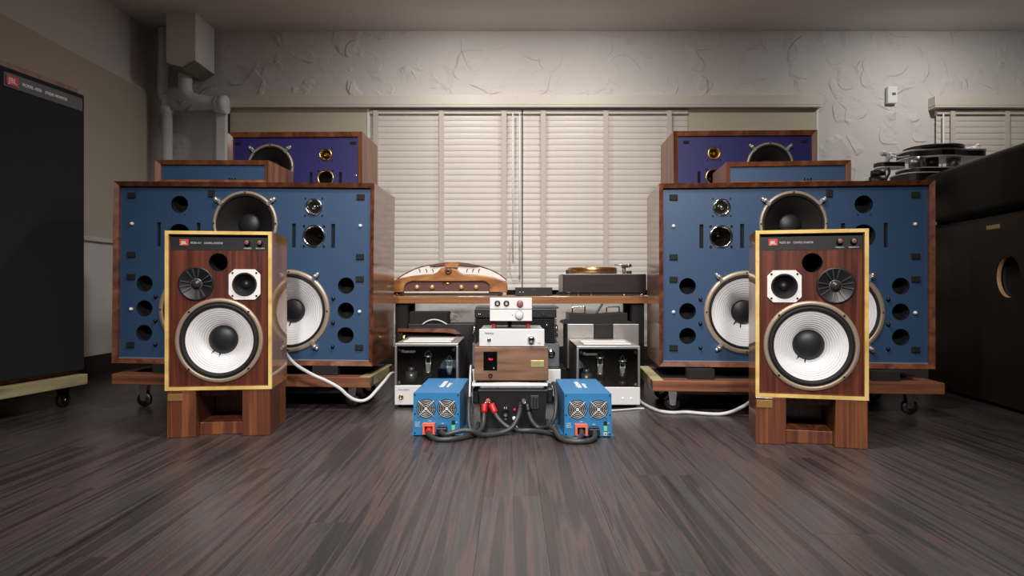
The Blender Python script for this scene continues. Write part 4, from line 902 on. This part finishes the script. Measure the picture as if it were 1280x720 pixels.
text('AIR TIGHT', 0.006, (X(671.7), -0.0025, Z(454.5)-o_), mat('engraving', (130, 112, 70), 0.5), pl, align='CENTER')
for q in (605, 672): MB().cyl((X(q), 0.03, 0), 0.012, z0+0.001, 'z', 16).cyl((X(q), 0.22, 0), 0.012, z0+0.001, 'z', 16).build('foot', BLK, t)
# silver phono amplifier
o_ = Z(434)
t = thing('silver_amplifier', 'wide silver amplifier with one round chrome knob on top of the brown box', 'amplifier', (XK, YK+0.005, o_)); h = Z(411.3)-o_
MB().bbox(X(598.8), X(680.7), 0, 0.016, 0.002, h, 0.003).build('front_panel', SILVER, t)
MB().bbox(X(600), X(679.5), 0.014, 0.31, 0.004, h-0.002, 0.003).build('case', mat('silver_case', (170, 168, 166), 0.45, 0.5), t)
MB().lathe([(0.0155, 0), (0.0155, 0.003), (0.0135, 0.004), (0.0125, 0.018), (0.010, 0.020), (1e-4, 0.020)], (X(664), 0, Z(424.3)-o_), 'y', 32).build('volume_knob', CHROME, t)
MB().lathe([(0.0085, 0), (0.0085, 0.002), (0.006, 0.006), (1e-4, 0.006)], (X(611.3), 0, Z(425)-o_), 'y', 24).build('power_button', CHROME, t)
text('Phasemation', 0.010, (X(605.5), -0.0008, Z(416.5)-o_), LETG, t, shear=0.35, width=(617-605.5)*s)
text('CM-1', 0.006, (X(672.5), -0.0008, Z(429)-o_), LETG, t)
for q in (603, 677): MB().cyl((X(q), 0.03, 0), 0.008, 0.005, 'z', 12).cyl((X(q), 0.28, 0), 0.008, 0.005, 'z', 12).build('foot', BLK, t)
# little two-deck silver unit on red cones
YP = 2.80; s = YP/F; o2 = Z(411.3)-0.002
X = lambda px: (px-640.5)*s
Z = lambda py: CH-(py-HZ)*s
t = thing('silver_headphone_unit', 'small two-deck silver unit with black sockets standing on red cones', 'amplifier', (P(640.5, 0, YP).x, YP, o2))
for q, yy, mm in ((617, 0.035, 'r'), (660.5, 0.035, 'r'), (637, 0.17, 'k')):
    m = mat('red_cone', (150, 52, 48), 0.4) if mm == 'r' else BLK
    MB().lathe([(0.001, 0.0), (0.014, 0.0), (0.014, 0.004), (0.006, 0.006), (0.009, 0.014), (0.014, Z(401.3)-o2), (0.001, Z(401.3)-o2)], (X(q), yy, 0), 'z', 20).build('cone_foot', m, t)
for nm, a, b in (('lower_deck', 401.3, 387.0), ('upper_deck', 386.4, 372.2)):
    f = MB().bbox(X(612.3), X(665), 0, 0.012, Z(a)-o2, Z(b)-o2, 0.002).build(nm, SILVER, t)
    MB().bbox(X(612.6), X(664.7), 0.011, 0.20, Z(a)-o2, Z(b)-o2, 0.002).build('deck_case', mat('grey_case', (128, 128, 128), 0.45, 0.5), f)
    if nm == 'upper_deck':
        for q in (621.8, 633):
            k = MB().lathe([(0.0118, 0), (0.0118, 0.004), (0.009, 0.005), (0.006, 0.0), (1e-4, -0.002)], (X(q), 0, Z(379.2)-o2), 'y', 24).build('socket', BLK, f)
            MB().lathe([(0.007, 0.0052), (0.0062, 0.0058), (0.0052, 0.0052)], (X(q), 0, Z(379.2)-o2), 'y', 20).build('socket_ring', GREYB, k)
        MB().lathe([(0.0135, 0), (0.0135, 0.010), (0.011, 0.012), (1e-4, 0.012)], (X(650), 0, Z(379.2)-o2), 'y', 28).build('knob', mat('rose_wood_knob', (140, 92, 84), 0.4), f)
    else:
        MB().lathe([(0.0155, 0), (0.0155, 0.012), (0.014, 0.014), (1e-4, 0.014)], (X(649), 0, Z(393.8)-o2), 'y', 32).build('knob', SILVER, f)
        MB().lathe([(0.0172, 0), (0.0172, 0.002), (0.0155, 0.002)], (X(649), 0, Z(393.8)-o2), 'y', 32).build('knob_ring', GREYB, f)
        MB().cyl((X(640.6), 0.001, Z(393.8)-o2), 0.002, 0.002, 'y', 8).build('indicator', BLK, f)

# ------------------------------------------------------------------ blue inverters
def inverter(label, px0, px1, Y, rz, tx):
    s = Y/F; w = (px1-px0)*s; h = 0.164; d = 0.42
    t = thing('inverter', label, 'inverter', (P((px0+px1)/2, 0, Y).x, Y, 0), rz)
    u = w/0.176
    fans = [(-0.0395*u, 0.1045), (0.0395*u, 0.1045)]
    plate(rect(-w/2, w/2, 0.004, h), [circ(a, b, 0.0345, 36) for a, b in fans], 0.0, 0.003).build('front_panel', INVF, t)
    mb = MB(); o = rect(-w/2+0.001, w/2-0.001, 0.004, h-0.0005)
    mb.add([(x, 0.003, z) for x, z in o]+[(x, d, z) for x, z in o], [(k, 4+k, 4+(k+1) % 4, (k+1) % 4) for k in range(4)]+[(4, 5, 6, 7)]); mb.build('housing', INV, t)
    MB().box(-w/2-0.012, w/2+0.012, 0.01, d-0.01, 0.0, 0.004).build('mounting_flange', INV, t)
    MB().box(-w/2+0.004, w/2-0.004, 0.05, 0.054, 0.01, h-0.006).build('inner_bulkhead', BLKM, t)
    for k, (a, b) in enumerate(fans):
        f = MB().lathe([(0.036, 0.0), (0.0365, 0.001), (0.0345, 0.0015), (0.0345, -0.03)], (a, 0, b), 'y', 36).build('fan', BLKM, t)
        for q in range(7):
            an = 2*PI*q/7; M = Matrix.Translation((a, 0.018, b)) @ Matrix.Rotation(an, 4, 'Y') @ Matrix.Rotation(0.5, 4, 'X')
            MB().box(0.010, 0.032, -0.001, 0.001, -0.009, 0.009, M).build('fan_blade', HOLE, f)
        MB().cyl((a, 0.022, b), 0.012, 0.012, 'y', 20).build('fan_hub', HOLE, f)
        g = MB()
        for rr in (0.0055, 0.0125, 0.0190, 0.0255, 0.0320):
            g.tube([(a+rr*math.cos(2*PI*i/28), -0.003, b+rr*math.sin(2*PI*i/28)) for i in range(29)], 0.00085, 5, 1)
        for q in range(4):
            an = PI/4+PI/2*q; g.tube([(a+0.004*math.cos(an), -0.0042, b+0.004*math.sin(an)), (a+0.042*math.cos(an), -0.003, b+0.042*math.sin(an))], 0.0012, 5, 1)
        g.lathe([(0.006, 0.004), (1e-4, 0.0045)], (a, 0, b), 'y', 16)
        g.build('fan_guard', GUARD, f)
        for q in range(4):
            an = PI/4+PI/2*q; MB().cyl((a+0.0435*math.cos(an)*0.92, 0.0, b+0.0435*math.sin(an)), 0.0028, 0.003, 'y', 8).build('screw', CHROME, f)
    for sx in (-1, 1):
        for zz in (0.012, 0.084, h-0.008): MB().cyl((sx*(w/2-0.006), 0, zz), 0.003, 0.002, 'y', 8).build('screw', BLKM, t)
    x0 = -w/2+0.038
    c_ = plate(rect(x0, x0+0.046, 0.012, 0.052), [rect(x0+0.008, x0+0.038, 0.013, 0.042)], -0.026, 0.0).build('terminal_cover', REDP, t, 'red terminal cover')
    MB().box(x0+0.008, x0+0.038, -0.006, -0.002, 0.0125, 0.0425).build('terminal_cavity', BLKM, c_)
    x1 = x0+0.052
    c_ = MB().bbox(x1, x1+0.040, -0.026, 0.0, 0.010, 0.036, 0.003).build('terminal_cover', BLK, t, 'black terminal cover')
    MB().bbox(x1+0.002, x1+0.038, -0.02, 0.0, 0.036, 0.042, 0.002).build('cover_lip', BLK, c_)
    x2 = w/2-0.030
    MB().bbox(x2, x2+0.013, -0.004, 0.001, 0.046, 0.060, 0.001).build('rocker_switch', BLKM, t)
    MB().bbox(x2, x2+0.013, -0.008, 0.001, 0.024, 0.042, 0.001).build('green_connector', GREEN, t)
    k = MB().bbox(x2, x2+0.013, -0.004, 0.001, 0.006, 0.020, 0.001).build('data_socket', SILVER, t)
    MB().box(x2+0.004, x2+0.009, -0.0045, -0.003, 0.010, 0.015).build('socket_opening', BLKM, k)
    for i in range(3): text(['12V DC', '5000W', '230V AC'][i], 0.0058, (-w/2+0.006, -0.0008, 0.052-0.007*i), LETTER, t, 'rating_lettering')
    for a, b, q in ((x0+0.023, 0.058, '+ POS'), (x1+0.020, 0.048, '- NEG'), (x2+0.018, 0.053, 'ON'), (x2+0.018, 0.018, 'RJ')):
        text(q, 0.005, (a, -0.0008, b), LETTER, t, 'terminal_lettering', align='CENTER')
    # brand name running back across the cover
    text('victron', 0.036, (tx+0.004, 0.15, h+0.0002), LETTER, t, 'cover_lettering', rot=(0, 0, PI/2 if tx > 0 else PI/2), width=0.17, weight=0.02)
    text('energy', 0.022, (tx+0.028, 0.15, h+0.0002), LETTER, t, 'cover_lettering', rot=(0, 0, PI/2), width=0.12, weight=0.02)
    return t
i1 = inverter('blue twin-fan inverter standing in front of the tube amplifier with gold button', 516.6, 574.6, 2.60, -1.0, -0.005)
i2 = inverter('blue twin-fan inverter standing in front of the tube amplifier with two indicators', 705.5, 764.5, 2.58, 1.0, -0.018)

# ------------------------------------------------------------------ cables
def cab(name, pts, r, m, label, extra=None, cat='cable'):
    o = MB().tube(pts, r, 10, 8).build(name, m); return tag(o, label, cat)
G = lambda px, py, z: P(px, py, (CH-z)*F/(py-HZ))        # a point at height z above the floor
# left inverter + to the case (red boots are parts of their cable)
def lead(pts, r, boot, bootm, label, lug=None):
    t = thing('battery_cable', label, 'cable', (0, 0, 0))
    MB().tube(pts, r, 10, 8).build('sheath', CABLE, t)
    for a, b in boot: MB().tube([a, (Vector(a)+Vector(b))/2, b], r*1.35, 10, 2).build('boot', bootm, t)
    if lug: MB().tube([lug[0], lug[1]], 0.0035, 8, 1).build('lug', CHROME, t)
    return t
ps = Vector((P(610, 501, YK).x, YK-0.016, CH-(501-HZ)*YK/F)); ns = Vector((P(654.5, 501, YK).x, YK-0.016, ps.z))
RL = 0.0095
lead([(-0.312, 2.596, 0.0275), (-0.312, 2.566, 0.0275), (-0.303, 2.530, 0.018), (-0.272, 2.502, 0.0098), (-0.222, 2.503, 0.0098), (-0.178, 2.535, 0.0098), (-0.138, 2.592, 0.0098), (-0.115, 2.655, 0.022), (-0.110, 2.698, 0.058), (ps.x-0.0135, 2.714, 0.100)], RL,
     [((-0.1095, 2.705, 0.070), (ps.x-0.0135, 2.7145, 0.102)), ((-0.312, 2.592, 0.0275), (-0.309, 2.548, 0.023))], REDW, 'dark battery cable with two red boots from the inverter near the gold-button amplifier', ((ps.x-0.0130, 2.716, 0.103), (ps.x-0.0020, 2.725, 0.1105)))
lead([(-0.2627, 2.578, 0.023), (-0.261, 2.556, 0.022), (-0.244, 2.536, 0.020), (-0.210, 2.540, 0.028), (-0.178, 2.547, 0.0325), (-0.145, 2.552, 0.028), (-0.105, 2.570, 0.0105), (-0.050, 2.600, 0.0098), (-0.005, 2.618, 0.025), (0.020, 2.635, 0.058), (0.030, 2.668, 0.084), (ns.x-0.0135, 2.712, 0.101)], RL,
     [((0.0305, 2.680, 0.089), (ns.x-0.0135, 2.714, 0.102))], BLK, 'dark battery cable running from black terminal of gold-button side inverter to black post', ((ns.x-0.0130, 2.716, 0.103), (ns.x-0.0020, 2.725, 0.1105)))
lead([(ps.x+0.0135, 2.714, 0.100), (-0.072, 2.704, 0.078), (-0.050, 2.684, 0.046), (-0.012, 2.668, 0.018), (0.030, 2.660, 0.0098), (0.080, 2.652, 0.0098), (0.130, 2.618, 0.0098), (0.170, 2.566, 0.0098), (0.203, 2.514, 0.0098), (0.232, 2.498, 0.0110), (0.254, 2.516, 0.018), (0.2575, 2.548, 0.0275), (0.2575, 2.577, 0.0275)], RL,
     [((ps.x+0.0135, 2.7145, 0.101), (-0.066, 2.699, 0.069))], REDW, 'dark battery cable with one red boot crossing in front of the case', ((ps.x+0.0130, 2.716, 0.103), (ps.x+0.0020, 2.718, 0.1105)))
lead([(ns.x+0.0135, 2.714, 0.100), (0.066, 2.704, 0.068), (0.080, 2.694, 0.036), (0.104, 2.686, 0.014), (0.125, 2.664, 0.018), (0.145, 2.612, 0.033), (0.160, 2.560, 0.030), (0.172, 2.512, 0.016), (0.194, 2.478, 0.0098), (0.236, 2.464, 0.0098), (0.276, 2.474, 0.0098), (0.300, 2.508, 0.014), (0.3065, 2.536, 0.021), (0.3065, 2.558, 0.023)], RL,
     [((ns.x+0.0135, 2.7145, 0.101), (0.0645, 2.706, 0.074))], BLK, 'dark battery cable from black post to the inverter near the two-indicator amplifier', ((ns.x+0.0130, 2.716, 0.103), (ns.x+0.0020, 2.718, 0.1105)))
cab('power_cord', [(-0.172, 2.99, 0.145), (-0.172, 2.88, 0.158), (-0.172, 2.78, 0.130), (-0.171, 2.710, 0.075), (-0.166, 2.668, 0.030), (-0.155, 2.650, 0.0085), (-0.142, 2.672, 0.0085), (-0.137, 2.72, 0.0085), (-0.137, 2.80, 0.0085)], 0.008, CABLE, 'thick grey cord looping beside the carry case by the gold-button side')
cab('power_cord', [(0.1765, 2.99, 0.145), (0.1765, 2.88, 0.158), (0.1765, 2.78, 0.132), (0.174, 2.722, 0.092), (0.167, 2.702, 0.052), (0.153, 2.702, 0.022), (0.143, 2.725, 0.0085), (0.143, 2.78, 0.0085), (0.144, 2.86, 0.0085)], 0.008, CABLE, 'thick grey cord looping beside the carry case by the two-indicator side')
cab('signal_wire', [(0.007, 2.733, 0.0405), (0.011, 2.716, 0.034), (0.018, 2.706, 0.016), (0.032, 2.702, 0.0032), (0.058, 2.712, 0.0028)], 0.0025, WCABLE, 'thin white wire dropping from the white jack of the carry case')
cab('signal_wire', [(0.150, 2.648, 0.0028), (0.156, 2.672, 0.0028), (0.164, 2.71, 0.0028), (0.168, 2.77, 0.0028), (0.168, 2.85, 0.0028), (0.164, 2.93, 0.0028)], 0.0025, WCABLE, 'thin white wire curling on the floor beside the carry case handle')
cab('mains_cord', [(-0.178, 3.16, 0.0045), (-0.178, 3.12, 0.03), (-0.176, 3.06, 0.13), (-0.173, 2.93, 0.215), (-0.170, 2.83, 0.238), (-0.168, 2.765, 0.205), (-0.168, 2.735, 0.150), (-0.168, 2.730, 0.128)], 0.004, WCABLE, 'white cord hanging at the edge of the brown wooden box')
cab('speaker_cable', [(-0.985, 2.904, 0.345), (-0.972, 2.935, 0.310), P(358, 443, 2.96), P(370, 456, 3.0), P(390, 468, 3.04), P(408, 476, 3.05), P(424, 485, 3.06), P(434, 494, 3.07), P(443, 499.5, 3.08), P(453, 501, 3.09), P(462, 497, 3.11), P(470.5, 488, 3.16), P(481, 476, 3.25), P(489, 467, 3.36), (-0.575, 3.46, 0.13), (-0.560, 3.53, 0.12), (-0.543, 3.57, 0.11)], 0.0075, WCABLE, 'white speaker cable drooping from the monitor past the dolly to the tube amplifier')
cab('speaker_cable', [(1.03, 2.742, 0.25), (1.03, 2.80, 0.215), (1.025, 2.89, 0.11), P(934, 505, 2.97), P(925, 510, 2.99), P(915, 514.5, 3.01), G(900, 517.6, 0.0078), G(880, 517, 0.0078), G(858, 515.2, 0.0078), G(840, 515.8, 0.0078), G(824, 513.6, 0.0078), G(812, 508.8, 0.0078), (0.622, 3.31, 0.010), (0.612, 3.42, 0.03), (0.600, 3.50, 0.06), (0.5935, 3.53, 0.07)], 0.0075, WCABLE, 'white speaker cable lying on the floor under the dolly edge')
cab('floor_wire', [G(760, 513.5, 0.0042), G(778, 512.3, 0.0042), G(796, 510.8, 0.0042), G(805, 510.6, 0.0042)], 0.004, WCABLE, 'thin pale wire lying on the floor in front of the two-indicator amplifier')
